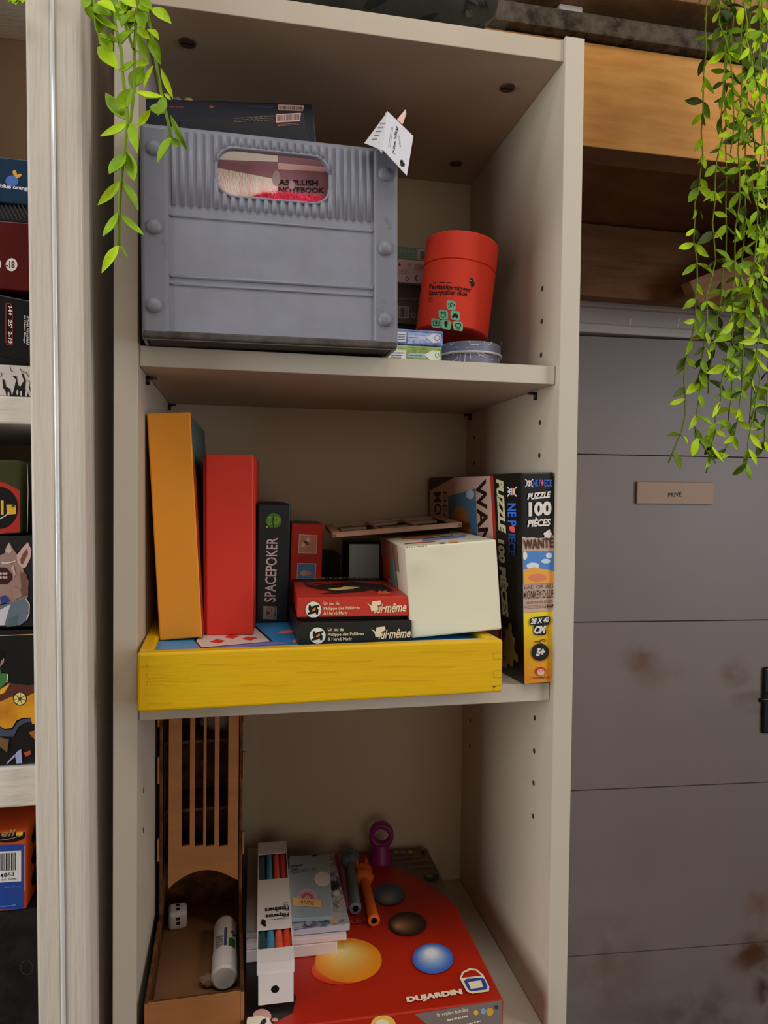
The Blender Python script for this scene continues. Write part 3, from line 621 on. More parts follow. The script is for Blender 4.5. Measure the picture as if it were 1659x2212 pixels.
f.q([(920, 728), (938, 720), (950, 724), (950, 738), (936, 742)], LBL); f.arc(944, 730, 5, 6, 1.2, mat((90, 100, 140), 1)); b.build('small blue foil card box lying on the green one', 'game box')
b = foilbox(1.6792, 1.6932, .2769, GRN, None, ''); f = b.face('F')
f.q([(852, 755), (877, 756), (876, 779), (835, 779)], LBL); f.lines((848, 760), (872, 760), (842, 776), 3, mat((90, 95, 80), 1)); f.q([(882, 762), (918, 763), (918, 773), (882, 772)], mat((165, 185, 195), 1.15)); f.lines((884, 766), (914, 767), (884, 770), 1, mat((70, 80, 110), 1))
f.q([(916, 766), (934, 757), (950, 759), (949, 777), (930, 779)], mat((215, 222, 205), 1.15)); f.arc(944, 768, 4, 5, 1.2, mat((100, 110, 90), 1)); b.build('small green foil card box under the blue one', 'game box')
# tin
TINM = mat((112, 116, 140), 1.3, .35, .5); cx, cy = .3195, .072; R_ = .0300
tin = empty('tin', (cx, cy, Z1+.0004), None, 'round grey-blue tin with white line letters, right of the card boxes', 'tin')
LN = mat((205, 205, 210), 1.15)
def tband(name, z0, z1, r, label=None):
    b = MB(name, tin); n_ = 48
    b.lathe([(0.0001, z0), (r-.0012, z0), (r, z0+.0012), (r, z1-.0012), (r-.0012, z1), (.0001, z1)], (0, 0, 0), TINM, n_); return b
class Cyl:
    """artwork wrapped on a vertical cylinder (local axis z, centre 0)"""
    def __init__(s, mb, r): s.mb, s.r, s.lift = mb, r, .0003
    def uv(s, px, py):
        o, d = ray(px, py); o = s.mb.Mi @ o; d = s.mb.Mi.to_3x3() @ d
        a = d.x*d.x+d.y*d.y; b_ = 2*(o.x*d.x+o.y*d.y); c = o.x*o.x+o.y*o.y-s.r*s.r; disc = b_*b_-4*a*c
        t = (-b_-math.sqrt(max(disc, 0)))/(2*a); p = o+d*t; return (math.atan2(p.y, p.x) % (2*math.pi), p.z)
    def pt(s, th, z): return Vector(((s.r+s.lift)*math.cos(th), (s.r+s.lift)*math.sin(th), z))
    q = None
Cyl.line = Face.line; Cyl.arc = Face.arc; Cyl.text = Face.text; Cyl.ell = Face.ell; Cyl.lines = Face.lines
def cylq(s, pts, m, clip=True): s.mb.add([s.pt(*s.uv(*p)) for p in pts], [tuple(range(len(pts)))], m); s.lift += .00003
Cyl.q = cylq
b = tband('body', 0, .0155, R_); f = Cyl(b, R_)
for pts in [[(975, 782), (988, 775), (990, 764), (984, 762), (977, 768)], [(993, 782), (995, 764)], [(1004, 782), (1005, 764), (1012, 762)], [(1016, 775), (1016, 763)], [(1029, 762), (1044, 770), (1046, 765), (1040, 763), (1034, 770)], [(1060, 778), (1076, 765), (1082, 772), (1078, 780), (1066, 765)], [(1091, 778), (1092, 766)]]: f.line(pts, 1.8, LN)
b.build()
b = tband('lid', .0158, .0262, R_+.0004, 'lid'); f = Cyl(b, R_+.0004)
for pts in [[(972, 745), (978, 744), (980, 739)], [(1013, 737), (1016, 744), (1030, 745), (1058, 745), (1062, 738)], [(1046, 741), (1046, 737)], [(1082, 738), (1088, 746), (1084, 753)], [(982, 752), (986, 749), (990, 752)], [(1008, 752), (1012, 749)]]: f.line(pts, 1.8, LN)
b.build()
b = MB('lid_rim', tin); n_ = 48; b.tube([((R_+.0010)*math.cos(2*math.pi*i/n_), (R_+.0010)*math.sin(2*math.pi*i/n_), .0158) for i in range(n_+1)], .0011, LN, 8); b.build('pale rolled rim')
# story dice can
RC = .0365; HC = .0935
canR = rotm(0, math.radians(7.0), math.radians(-2))
can = empty('story_dice_can', P(975, 727, 1, .094), canR, 'red cardboard tube of storyteller dice leaning on tin and card boxes', 'cardboard tube')
CR_ = mat((206, 54, 34), 1.5, .55, .3, bump=.05, bscale=300)
b = MB('body', can); zs_ = HC*.700
b.lathe([(.0001, .0005), (RC-.0015, 0), (RC, .001), (RC, zs_-.0004), (RC-.0008, zs_), (RC-.0008, zs_+.001)], (0, 0, 0), CR_, 64); f = Cyl(b, RC)
TXT = mat((40, 14, 14), 1)
f.line([(936, 611), (955, 610), (976, 611)], 1.6, TXT)
def ctext(cy, s_, x0, y0, x1, y1, h, bold=.02, skew=0):
    """text along the curved band: baseline from (x0,y0) to (x1,y1)"""
    V, F = textgeo(s_, bold, 0)
    cy.mb.add([cy.pt(*cy.uv(x0+(x1-x0)*x-skew*y*h, y0+(y1-y0)*x-h*y-2.5*math.sin(math.pi*x))) for x, y in V], F, TXT); cy.lift += .00003
ctext(f, 'Fantasiterninger', 928, 628, 1018, 635, 14); ctext(f, 'Storyteller dice', 927, 641, 1009, 643, 13)
ctext(f, '6 stk', 926, 648, 936, 648, 4, .01); ctext(f, '6 pcs', 925, 654, 935, 654, 4, .01)
f.ell(1018, 607, 4.5, 6, TXT); f.ell(1021, 615, 3.5, 6, TXT, rot=20); f.line([(1014, 606), (1019, 605)], 1.5, WHITE)
GR = mat((120, 185, 145), 1.25)
DI = [(975, 660), (958, 680), (983, 682), (943, 699), (964, 702), (989, 705)]
for i, (x, y) in enumerate(DI):
    r_ = 10; sk_ = .08
    pts = [(x-r_+p[0]*2*r_, y-r_+p[1]*2*r_+(p[0]-.5)*3) for p in [(.15, 0), (.85, 0), (1, .15), (1, .85), (.85, 1), (.15, 1), (0, .85), (0, .15)]]
    f.q(pts, GR)
    if i == 0: f.arc(976, 659, 3, 4, 1.8, TXT, 90, 290, 8); f.ell(969, 657, 1.3, 1.8, TXT, 8); f.ell(981, 659, 1.3, 1.8, TXT, 8); f.ell(970, 664, 1.3, 1.3, TXT, 8)
    if i == 1: f.arc(x, y+1, 5, 5, 1.4, TXT, 0, 360, 12); f.ell(x-4, y-5, 1.5, 2.5, TXT, 8); f.ell(x+4, y-5, 1.5, 2.5, TXT, 8)
    if i == 2: f.q([(x-7, y+3), (x-5, y), (x-3, y-4), (x+3, y-4), (x+6, y), (x+7, y+3)], TXT); f.ell(x-4, y+4, 2, 2, TXT, 8); f.ell(x+4, y+4, 2, 2, TXT, 8)
    if i == 3: f.line([(x-6, y-5), (x-6, y+5), (x+6, y+5), (x+6, y-5), (x-6, y-5)], 1.3, TXT); f.ell(x, y-1, 2, 3, TXT, 8)
    if i == 4: f.q([(x-3.5, y-3), (x+3.5, y-3), (x, y+8)], TXT); f.ell(x, y-4, 3.5, 4, TXT, 10)
    if i == 5: f.arc(x, y-2, 6, 4, 1.5, TXT); [f.line([(x+k, y+3), (x+k-1, y+8)], 1.3, TXT) for k in (-3, 0, 3)]
b.build()
b = MB('lid', can)
b.lathe([(RC-.001, zs_+.0007), (RC+.0002, zs_+.0009), (RC+.0002, HC-.0015), (RC-.001, HC), (RC-.003, HC), (.0001, HC-.0005)], (0, 0, 0), CR_, 64); b.build('plain red lid')

# ================================================================== YELLOW TRAY + BOXES
YEL = mat((216, 172, 8), 1.2, .42, .35, c2=(208, 163, 9), nscale=14, ramp=(.3, .7), bump=.12, bscale=90, stretch=(.25, 1, 5), key='yel')
tx, ty, tyaw, tw, th_ = .0219, -.0252, .0311, .304, .0463; tdp = .245
tr = empty('tray', (tx, ty, Z2), rotm(tyaw), 'bright yellow painted wooden box lid used as a tray under the games', 'tray')
for nm, bx2 in (('front_board', (0, 0, 0, tw, .012, th_)), ('rear_board', (0, tdp-.012, 0, tw, tdp, th_)), ('side_board', (0, .0122, 0, .011, tdp-.0122, th_)), ('side_board', (tw-.011, .0122, 0, tw, tdp-.0122, th_))):
    b = MB(nm, tr); b.box(*bx2, YEL, .0022, seg=3)
    if nm == 'front_board':
        f = b.face('F'); JN = mat((170, 125, 8), 1.3)
        for y0 in (1408, 1448, 1480): f.line([(1084, y0), (1066, y0+1), (1066, y0+16), (1084, y0+15)], .9, JN)
        f.ell(1067, 1483, 3, 1.6, mat((90, 70, 20), 1.1))
        for y0 in (1432, 1452, 1470): f.line([(318, y0), (318, y0+12)], .8, JN)
        sm_ = mat((188, 140, 12), 1.3)
        for (x, y, L) in ((300, 1440, 70), (320, 1465, 90), (322, 1472, 110), (325, 1480, 60), (330, 1458, 50), (310, 1500, 40), (320, 1520, 50), (420, 1436, 130), (600, 1428, 200), (640, 1452, 90), (820, 1440, 160), (520, 1480, 100), (760, 1470, 180), (900, 1408, 120)):
            f.line([(x, y), (x+L*.3, y-1.5), (x+L*.7, y+1), (x+L, y-1)], .8, sm_)
        b.build('yellow front board with finger joints')
    else: b.build()
b = MB('printed_panel', tr); PZ = 1.43-Z2
BLP = mat((48, 132, 185), 1.35, .35, .4); b.box(.0112, .0122, PZ-.003, tw-.0112, tdp-.0122, PZ, BLP, 0)
f = b.face('T'); CD2 = mat((215, 205, 195), 1.15, .4, .4); RD = mat((190, 50, 36), 1.4)
f.q([(419, 1384), (434, 1401), (590, 1386), (546, 1346), (440, 1352)], BLACK); f.q([(424, 1385), (436, 1399), (584, 1386), (543, 1349), (440, 1356)], CD2)
for (x, y) in ((470, 1386), (539, 1380), (500, 1376)): f.q([(x-18, y+1), (x-2, y-5), (x+18, y-1.5), (x+3, y+4.5)], RD)
f.q([(436, 1401), (590, 1387), (640, 1390), (436, 1404)], mat((110, 110, 180), 1.3)); PKC = mat((225, 120, 95), 1.3)
f.ell(612, 1367, 10, 3.2, PKC); f.ell(624, 1365, 9, 3, PKC); f.ell(636, 1386, 5, 3.4, PKC); b.build('blue board printed with a playing card')

# yellow-ochre box
OCH = mat((212, 136, 40), 1.35, .6, .3, noise=.02, nscale=10); OD = mat((70, 88, 80), 1.3, .5, .3)
b = boxthing('board_game', (0.0317, 0.0424, 1.4303, -0.014, -0.0575, 0.0364, 0.2039, 0.1978), OCH, 'tall ochre game box leaning against the left wall of the bookcase', 'board game', .0012, mats={'R': OD, 'D': mat((120, 80, 50), 1)})
f = b.face('R'); f.f([(0, 0), (1, 0), (1, .45), (.3, .62), (0, .80)], mat((150, 50, 20), 1.3)); done(b)
b = boxthing('board_game', (0.0705, 0.0599, 1.4303, -0.0599, -0.0084, 0.042, 0.150, 0.1642), mat((206, 54, 40), 1.3, .5, .35), 'plain bright red game box standing beside the ochre one', 'board game', .001)
b.box(-.0028, .004, .0015, .0, .146, .1605, mat((170, 34, 26), 1.4, .5, .3), .0005); done(b)
SPB = mat((10, 22, 34), 1.4, .42, .35)
b = boxthing('card_game', (0.1161, 0.1174, 1.4303, 0.0101, 0.0093, 0.0323, 0.140, 0.1195), SPB, 'black card game box with tall sideways white lettering and round green emblem', 'card game', .0015)
f = b.face('F'); f.ell(591.5, 1125, 16.5, 16, mat((90, 140, 40), 1.35, c2=(40, 110, 50), nscale=60, key='gp')); YG = mat((190, 180, 60), 1.2)
for pts in [[(580, 1118), (588, 1118)], [(580, 1131), (588, 1131)], [(592, 1118), (602, 1119), (601, 1130), (592, 1130)], [(581, 1122), (584, 1122), (584, 1127), (581, 1127)]]: f.line(pts, 1.0, YG)
f.ell(577, 1138, 2.4, 2, YG); f.line([(592, 1111), (589, 1125), (591, 1140)], 1.8, BLACK)
f.text('SPACEPOKER', (571, 1300), (576, 1161), (595, 1300), mat((200, 195, 205), 1.25), .012)
f.q([(569, 1309), (598, 1310), (597, 1338), (568, 1337)], mat((150, 150, 130), 1.2)); f.arc(580, 1324, 7, 12, 1.2, mat((110, 90, 50), 1), -70, 70); f.arc(584, 1324, 9, 12, 1.2, mat((60, 80, 60), 1), 110, 250)
f.q([(574, 1324), (580, 1319), (584, 1324), (580, 1329)], mat((110, 50, 20), 1.2)); f.text('DJECO', (590, 1336), (591, 1311), (596, 1336), BLACK, .03)
t_ = b.face('T'); t_.f([(.08, .05), (.9, .05), (.85, .95), (.05, .95)], mat((34, 36, 40), 1.3)); done(b)
b = boxthing('memory_game', (0.1515, 0.158, 1.4303, -0.0357, 0.0228, 0.0334, 0.0805, 0.0976), mat((182, 42, 30), 1.5, .55, .3), 'red game box with bee and ice cream cards on its front', 'card game', .0008, mats={'T': mat((90, 115, 95), 1.3), 'R': mat((80, 95, 80), 1.2)})
f = b.face('F'); WB = mat((215, 190, 180), 1.2); f.q([(646, 1154), (686, 1156), (684, 1196), (644, 1195)], WB); f.q([(648, 1156), (684, 1158), (682, 1194), (646, 1193)], mat((205, 140, 120), 1.25))
f.ell(655, 1177, 4, 5, WHITE, rot=30); f.ell(665.5, 1166, 4.5, 4, WHITE, rot=30); f.ell(662, 1173, 6.5, 3, BLACK, rot=40)
for k in (-2, 1): f.line([(661+k, 1175+k), (664+k, 1171+k)], .9, mat((200, 150, 60), 1.2))
f.q([(642, 1216), (683, 1217), (681, 1256), (641, 1255)], WB); f.q([(645, 1218), (681, 1219), (679, 1254), (643, 1254)], mat((86, 130, 190), 1.3)); f.ell(656, 1238, 8, 6, mat((190, 170, 180), 1.2)); f.q([(662, 1231), (674, 1238), (662, 1245)], mat((215, 130, 80), 1.25)); done(b)
b = boxthing('game_box', (0.2150, 0.160, 1.4303, -0.0617, 0, 0.0348, 0.08, 0.0764), mat((124, 150, 152), 2.3, .5, .35), 'grey-teal box under the wooden frame between games', 'game box', .0012, mats={'L': mat((34, 54, 46), 1.2), 'T': mat((48, 66, 56), 1.2)}); done(b)
b = boxthing('game_box', (0.1900, 0.190, 1.4303, -0.02, 0, 0.0205, 0.06, 0.062), mat((12, 12, 12), 1.2, .6, .2), 'black block added for the shadowed gap left of the grey-teal box', 'game box', .0008); done(b)  # black block added where there is only a shadowed gap
CRM = mat((222, 217, 188), 1.08, .4, .4)
b = boxthing('puzzle_cube_box', (0.2499, 0.0116, 1.4320, -0.048, -0.0813, 0.0838, 0.180, 0.0821), CRM, 'large cream cube-shaped box tilted on the tray rim', 'game box', .0016)
f = b.face('L'); f.q([(826, 1161), (857, 1178), (863, 1236), (829, 1225)], mat((150, 118, 96), 1.2)); f.q([(824, 1200), (840, 1206), (843, 1250), (826, 1250)], mat((200, 90, 50), 1.3)); f.q([(841, 1205), (854, 1212), (860, 1270), (845, 1262)], mat((110, 140, 140), 1.2)); f.line([(848, 1176), (856, 1240), (862, 1290)], 1.5, mat((120, 100, 80), 1))
f = b.face('T'); f.q([(860, 1153), (965, 1142), (970, 1152), (900, 1166), (868, 1164)], mat((165, 118, 86), 1.25)); f.q([(912, 1166), (1008, 1155), (1004, 1160), (910, 1170)], mat((110, 120, 175), 1.3)); f.line([(914, 1164), (978, 1157)], 1.6, mat((60, 80, 90), 1)); f.line([(874, 1175), (940, 1170)], 1.8, mat((180, 50, 40), 1.3))
f.ell(980, 1172, 11, 2.4, mat((225, 140, 60), 1.3)); f.ell(956, 1174, 7, 1.8, mat((100, 90, 140), 1.2)); f.lines((878, 1182), (922, 1178), (878, 1186), 1, mat((120, 115, 100), 1)); done(b)
# werewolves boxes
def wolf(fit, c, label, eq, red):
    b = boxthing('card_game', fit, c, label, 'card game', .001)
    f = b.face('F'); x0, y0 = eq; CRE = mat((228, 200, 160), 1.25)
    f.ell(x0+35, y0+26, 18.2, 18.6, BLACK); f.ell(x0+35, y0+26, 17.2, 17.6, mat((222, 218, 200), 1.2)); bk = mat((22, 20, 18), 1)
    f.ell(x0+35, y0+26, 9.5, 7, bk, rot=-35)
    for a in (0, 1): 
        s_ = 1 if a == 0 else -1; cx_, cy_ = x0+35, y0+26
        f.q([(cx_+s_*x, cy_+s_*y) for x, y in ((-10, -10), (-6, -10), (-3, -3), (-7, 4), (-11, 0))], bk)
        f.q([(cx_+s_*x, cy_+s_*y) for x, y in ((-2, -8), (12, -11), (13, -7), (4, -3), (-3, -3))], bk)
    f.q([(x0+31, y0+28), (x0+39, y0+20), (x0+40, y0+26), (x0+33, y0+30)], mat((225, 120, 50), 1.3))
    f.text('Un jeu de', (x0+57, y0+9), (x0+91, y0+9), (x0+57, y0+18), CRE, .012); f.text('Philippe des Pallières', (x0+57, y0+20), (x0+135, y0+18), (x0+57, y0+29), CRE, .012); f.text('& Hervé Marly', (x0+57, y0+30), (x0+109, y0+29), (x0+57, y0+39), CRE, .012)
    f.text('lui·même', (x0+166, y0+13), (x0+236, y0+9), (x0+166, y0+34), CRE, .02, .3)
    f.q([(x0+162, y0+8), (x0+180, y0+6), (x0+182, y0+14), (x0+172, y0+18), (x0+176, y0+26), (x0+160, y0+30), (x0+158, y0+20), (x0+150, y0+11), (x0+160, y0+17)], CRE)
    return b
b = wolf((0.1491, 0.0086, 1.4303, 0.012, 0.0, 0.1007, 0.10, 0.0184), mat((26, 26, 24), 1.4, .4, .35), 'black card game box with round paw emblem under the red one', (651, 1347), False)
done(b)
b = wolf((0.1488, 0.0178, 1.4520, -0.0415, 0.0, 0.0996, 0.1363, 0.0175), mat((180, 50, 36), 1.25, .42, .35), 'red card game box with round paw emblem lying on the black one', (642, 1291), True)
b.box(.0035, .004, -.0029, .096, .12, .001, mat((14, 12, 12), 1, .6, .2))
f = b.face('T', (0, 0, 0, .0996, .1363, .0175)); bk = mat((40, 32, 30), 1.1)
f.q([(632, 1249), (832, 1249), (838, 1254), (630, 1257)], bk); f.text('Loups-Garous', (641, 1246.5), (785, 1245.5), (639, 1252.5), mat((190, 185, 170), 1.2), .02); f.arc(807, 1249, 12, 2.6, 1.2, mat((190, 185, 170), 1.2))
f.q([(655, 1257), (690, 1260), (710, 1262), (760, 1257), (830, 1264), (850, 1276), (835, 1282), (815, 1280), (806, 1274), (780, 1279), (700, 1284), (690, 1283), (720, 1279), (680, 1272), (660, 1266)], bk)
f.q([(655, 1259), (668, 1259), (684, 1262), (700, 1261), (686, 1266), (662, 1263)], mat((120, 50, 60), 1.2)); f.q([(708, 1273), (735, 1270), (745, 1267), (778, 1269), (760, 1273), (725, 1276)], mat((230, 190, 120), 1.25))
f.q([(815, 1280), (820, 1276), (826, 1279), (832, 1276), (838, 1280), (846, 1278), (840, 1284), (818, 1284)], mat((205, 90, 50), 1.3))
done(b)
# tilting wooden frame tray on top
fr = empty('tile_frame', (0.1933, 0.1250, 1.5148), rotm(-0.0493, -0.0848, .034), 'thin unpainted wooden frame with three long openings lying on top of the boxes', 'frame')
WD = mat((190, 160, 142), 1.5, .6, .25, noise=.08, nscale=30)
b = MB('frame', fr); w_, d_ = .1369, .1063
b.plate([(0, 0), (w_, 0), (w_, d_), (0, d_)], [rrect(x, .0065, x+w__, .0998, .001, 2) for x, w__ in ((.009, .0385), (.0505, .0375), (.091, .037))], .0012, Matrix.Translation((0, 0, .0044)), WD)
b.box(0, 0, 0, w_, .004, .0042, WD); b.box(0, d_-.004, 0, w_, d_, .0042, WD); b.box(0, 0, 0, .004, d_, .0042, WD); b.box(w_-.004, 0, 0, w_, d_, .0042, WD)
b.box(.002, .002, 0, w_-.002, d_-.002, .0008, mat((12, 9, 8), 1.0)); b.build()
for x, y in ((.013, .048), (.052, .078), (.057, .022), (.095, .060)):
    b = MB('tile', fr); b.box(x, y, .0008, x+.029, y+.017, .0036, mat((180, 165, 158), 1.5), .0008); b.build()

# ================================================================== PUZZLE BOX (right)
PZB = mat((16, 16, 14), 1.4, .3, .45)
b = boxthing('puzzle_box', (0.3541, 0.0034, Z2+.0003, 0.072, -0.0341, 0.0319, 0.2535, 0.1926), PZB, 'tall black and yellow 100 piece puzzle box at the right end of the shelf', 'puzzle box', .0012)
TANP = mat((190, 160, 140), 1.25); IVO = mat((215, 205, 195), 1.2)
f = b.face('F')
def q2(pts): return [(1040+x/8.85, 1010+y/8.85) for x, y in pts]
def q3(pts): return [(1040+x/8.85, 1250+y/8.85) for x, y in pts]
f.q(q2([(782, 1320), (860, 1345), (960, 1335), (1080, 1350), (1190, 1340), (1330, 1300), (1375, 1290)])+q3([(1385, 620), (795, 650)]), TANP)
OR1 = mat((222, 196, 18), 1.35); steps = 10
for i in range(steps):
    a, c_ = i/steps, (i+1)/steps; r0 = (222-8*a, 190-62*a, 16+14*a)
    f.q(q3([(795+16*a, 655+(2010-655)*a), (1386+10*a, 622+(1975-622)*a), (1386+10*c_, 622+(1975-622)*c_), (795+16*c_, 655+(2010-655)*c_)]), mat(tuple(round(v) for v in r0), 1.35))
def skull(f, cx, cy, k, ang=0):
    ca, sa = math.cos(ang), math.sin(ang)
    R2 = lambda pts: [(cx+(x*ca-y*sa)*k, cy+(x*sa+y*ca)*k) for x, y in pts]
    f.line(R2([(-9, -9), (9, 9)]), 2.2*k, IVO); f.line(R2([(9, -9), (-9, 9)]), 2.2*k, IVO)
    el = lambda x, y, rx, ry, m: f.q(R2([(x+rx*math.cos(t*.35), y+ry*math.sin(t*.35)) for t in range(18)]), m)
    el(0, 0, 7.5, 6.5, mat((50, 90, 170), 1.3)); el(0, -1, 6.2, 5.2, mat((225, 200, 130), 1.2)); el(0, 1.5, 5.6, 4.2, IVO); f.line(R2([(-6.5, -1), (6.5, -1)]), 1.1*k, mat((190, 60, 50), 1.2))
    el(-2.3, 1.8, 1.3, 1.5, BLACK); el(2.3, 1.8, 1.3, 1.5, BLACK); f.q(R2([(-2.5, 5), (2.5, 5), (2, 7.5), (-2, 7.5)]), IVO)
BL1 = mat((50, 100, 190), 1.3); RF = mat((215, 80, 80), 1.3)
skull(f, 1142.5, 1043.5, .95); f.text('NE P', (1151, 1037), (1168, 1036), (1151, 1051), BL1, .02); f.text('ECE', (1175, 1036), (1191, 1036), (1175, 1051), BL1, .02); f.ell(1171, 1043, 2.3, 7, RF)
f.text('PUZZLE', (1139, 1066), (1189, 1061), (1138, 1080), IVO, .05, .15); f.text('100', (1138, 1085), (1189, 1082), (1141, 1116), IVO, .05, .1); f.text('PIÈCES', (1139, 1119), (1189, 1116), (1138, 1139), IVO, .045, .15)
f.q(q2([(1172, 1270), (1190, 1240), (1215, 1245), (1240, 1200), (1270, 1205), (1270, 1180), (1300, 1180), (1305, 1215), (1345, 1270), (1340, 1290), (1315, 1290), (1300, 1350), (1280, 1360), (1255, 1355), (1235, 1330), (1190, 1340), (1200, 1300)]), IVO)
BR1 = mat((70, 36, 28), 1.2)
f.text('WANTE', (1129, 1165), (1194, 1161), (1130, 1187), BR1, .03)
# picture area: plain blue sky with clouds, warm lower band
f.q(q2([(785, 1600), (1378, 1590)])+q3([(1380, 80), (790, 98)]), mat((70, 120, 180), 1.3)); f.ell(1133, 1200, 5, 9, WHITE); f.ell(1185, 1200, 7, 6, WHITE); f.ell(1178, 1212, 10, 5, mat((190, 205, 220), 1.2)); f.ell(1150, 1222, 14, 7, mat((200, 215, 230), 1.2))
f.q(q2([(790, 1950), (1000, 1900), (1380, 1980)])+q3([(1380, 80), (790, 98)]), mat((215, 150, 60), 1.3)); f.ell(1160, 1248, 20, 9, mat((205, 120, 80), 1.25))
f.text('EAD OR ALI', (1131, 1265), (1193, 1262), (1131, 1273), BR1, .0); f.text('MONKEY·D·LUF', (1130, 1276), (1195, 1273), (1130, 1294), BR1, .01)
f.text('300,000,000-', (1134, 1299), (1194, 1295), (1134, 1306), mat((110, 80, 66), 1.1), 0); f.lines((1131, 1308), (1178, 1305), (1131, 1316), 3, BR1, .3); f.text('MAR', (1180, 1305), (1196, 1304), (1180, 1313), BR1, .03)
BO = mat((20, 18, 14), 1)
f.q(q3([(905, 830), (930, 750), (1010, 730), (1100, 725), (1230, 705), (1300, 730), (1300, 820), (1270, 870), (1220, 900), (1225, 1050), (1180, 1075), (1100, 1080), (1000, 1060), (980, 960), (1000, 880), (920, 885)]), BO)
f.text('28 X 40', (1145, 1336), (1185, 1332), (1144, 1348), IVO, .04, .2); f.text('CM', (1153, 1352), (1178, 1350), (1152, 1369), IVO, .06, .15)
f.ell(1165.5, 1408, 18.5, 19, BO, rot=8); f.line(q3([(1000, 1200), (1060, 1205), (1140, 1165), (1200, 1160), (1215, 1185), (1195, 1200), (1180, 1190)]), 1.8, BO); f.line(q3([(1105, 1230), (1108, 1185)]), 1.6, BO)
f.text('5+', (1157, 1400), (1176, 1399), (1156, 1417), IVO, .07, .1)
f.ell(1166.5, 1449, 11, 9, mat((175, 50, 36), 1.3)); f.ell(1166.5, 1451, 8, 7, mat((225, 180, 150), 1.2)); f.text('^.^', (1161, 1446), (1172, 1446), (1161, 1452), mat((150, 50, 40), 1), .02)
f.text('TOEI ANIMATION', (1148, 1462), (1186, 1460), (1148, 1466), mat((90, 40, 20), 1), .02)
f = b.face('L')
f.q([(929, 1030), (1065, 1028), (1088, 1440), (929, 1380)], TANP); f.q([(1059, 1028), (1066, 1028), (1086, 1436), (1080, 1430)], mat((160, 40, 30), 1.3))
f.q([(929, 1030), (985, 1028), (929, 1060)], mat((70, 34, 28), 1.2)); f.q([(968, 1072), (1028, 1055), (1032, 1170), (970, 1160)], mat((70, 110, 140), 1.25)); f.ell(1016, 1068, 9, 10, mat((180, 190, 200), 1.2)); f.q([(975, 1110), (990, 1090), (1008, 1100), (1022, 1170), (974, 1160)], mat((150, 96, 40), 1.25))
f.text('WANTED', (1050, 1034), (1062, 1290), (1028, 1040), mat((40, 20, 18), 1), .03); f.text('MONKEY·D·LUFFY', (953, 1062), (958, 1330), (938, 1064), mat((50, 30, 26), 1), .02); f.text('DEAD OR ALIVE', (965, 1062), (968, 1330), (958, 1062), mat((60, 36, 30), 1), 0)
GVO = mat((196, 190, 150), 1.2)
f.text('PUZZLE', (1088, 1037), (1094, 1152), (1072, 1035), GVO, .06, .1); f.text('100 PIÈCES', (1093, 1165), (1103, 1335), (1076, 1164), GVO, .06, .1)
skull(f, 1107, 1062, 1.15, 1.57); f.text('NE P', (1116, 1087), (1117, 1137), (1098, 1087), BL1, .03); f.q([(1101, 1138), (1110, 1136), (1115, 1150), (1108, 1150), (1103, 1146)], RF); f.ell(1108, 1142, 6, 6, RF); f.text('IECE', (1116, 1153), (1115, 1200), (1100, 1153), mat((34, 70, 130), 1.3), .03)
f.q(q3([(530, 860), (550, 842), (590, 870), (600, 930), (590, 1010), (620, 1100), (668, 1160), (640, 1300), (665, 1400), (715, 1470), (712, 1580), (690, 1595), (640, 1520), (610, 1700), (560, 1640), (520, 1610), (490, 1715), (450, 1690), (440, 1600), (460, 1500), (425, 1380), (440, 1250), (465, 1100), (455, 930), (500, 975), (530, 960)]), mat((110, 96, 62), 1.2))
b.box(.0322, .0006, .0005, .0352, .250, .1895, PZB, .0006); done(b)

# ================================================================== LOWER SHELF
RDB = mat((190, 38, 14), .9, .35, .45, key='dujardin'); GRB = mat((96, 84, 80), 1.3, .4, .4)
b = boxthing('board_game', (0.1072, -0.0167, Z3+.0003, -0.0096, 0, 0.2232, 0.2735, 0.0502), RDB, 'big red board game box with coloured marbles under the stack of notebooks', 'board game', .0012)
f = b.face('T'); BK = mat((14, 14, 14), 1.2, .35, .45)
f.q([(500, 1990), (560, 1960), (556, 2195), (520, 2212), (480, 2212)], BK, True)
f.q([(828, 1832), (926, 1830), (990, 1958), (960, 1935), (900, 1895), (850, 1873), (830, 1868)], GRB)
f.q([(440, 2300), (500, 2100), (526, 2000), (560, 2000), (640, 2155), (632, 2188), (600, 2205), (560, 2240)], BK)
f.q([(560, 2165), (572, 2158), (574, 2170), (566, 2176)], mat((190, 50, 36), 1.3))
f.ell(566, 2196, 20, 16, mat((200, 150, 140), 1.2)); f.q([(520, 2208), (535, 2198), (565, 2195), (582, 2200), (588, 2216), (580, 2240), (520, 2240)], mat((225, 215, 190), 1.2)); f.q([(566, 2204), (574, 2200), (576, 2208), (568, 2218), (560, 2216)], BK); f.ell(594, 2204, 7, 4, mat((200, 150, 120), 1.2))
def marble(cx, cy, rx, ry, c0, c1, hx, hy, n=9):
    for i in range(n):
        t = i/(n-1); c_ = tuple(round(c0[k]+(c1[k]-c0[k])*t**1.1) for k in range(3))
        f.ell(cx+(hx-cx)*t, cy+(hy-cy)*t, rx*(1-t)+rx*.12*t, ry*(1-t)+ry*.12*t, mat(c_, 1.4, .35, .45), 32)
for i in range(6): t = i/5; f.ell(736-8*t*0, 2098-12*t, 64-8*t, 30-2*t, mat(tuple(round(a+(b2-a)*t) for a, b2 in zip((196, 44, 14), (205, 92, 16))), 1.45, .35, .45), 32)
marble(753, 2076, 72, 48, (208, 122, 16), (226, 196, 130), 738, 2052, 14)
marble(840, 1934, 34, 23, (44, 74, 104), (150, 150, 150), 838, 1945); marble(880, 1998, 41, 26, (34, 20, 16), (170, 120, 84), 860, 2003)
marble(935, 2074, 44, 33, (52, 92, 168), (240, 235, 215), 930, 2060)
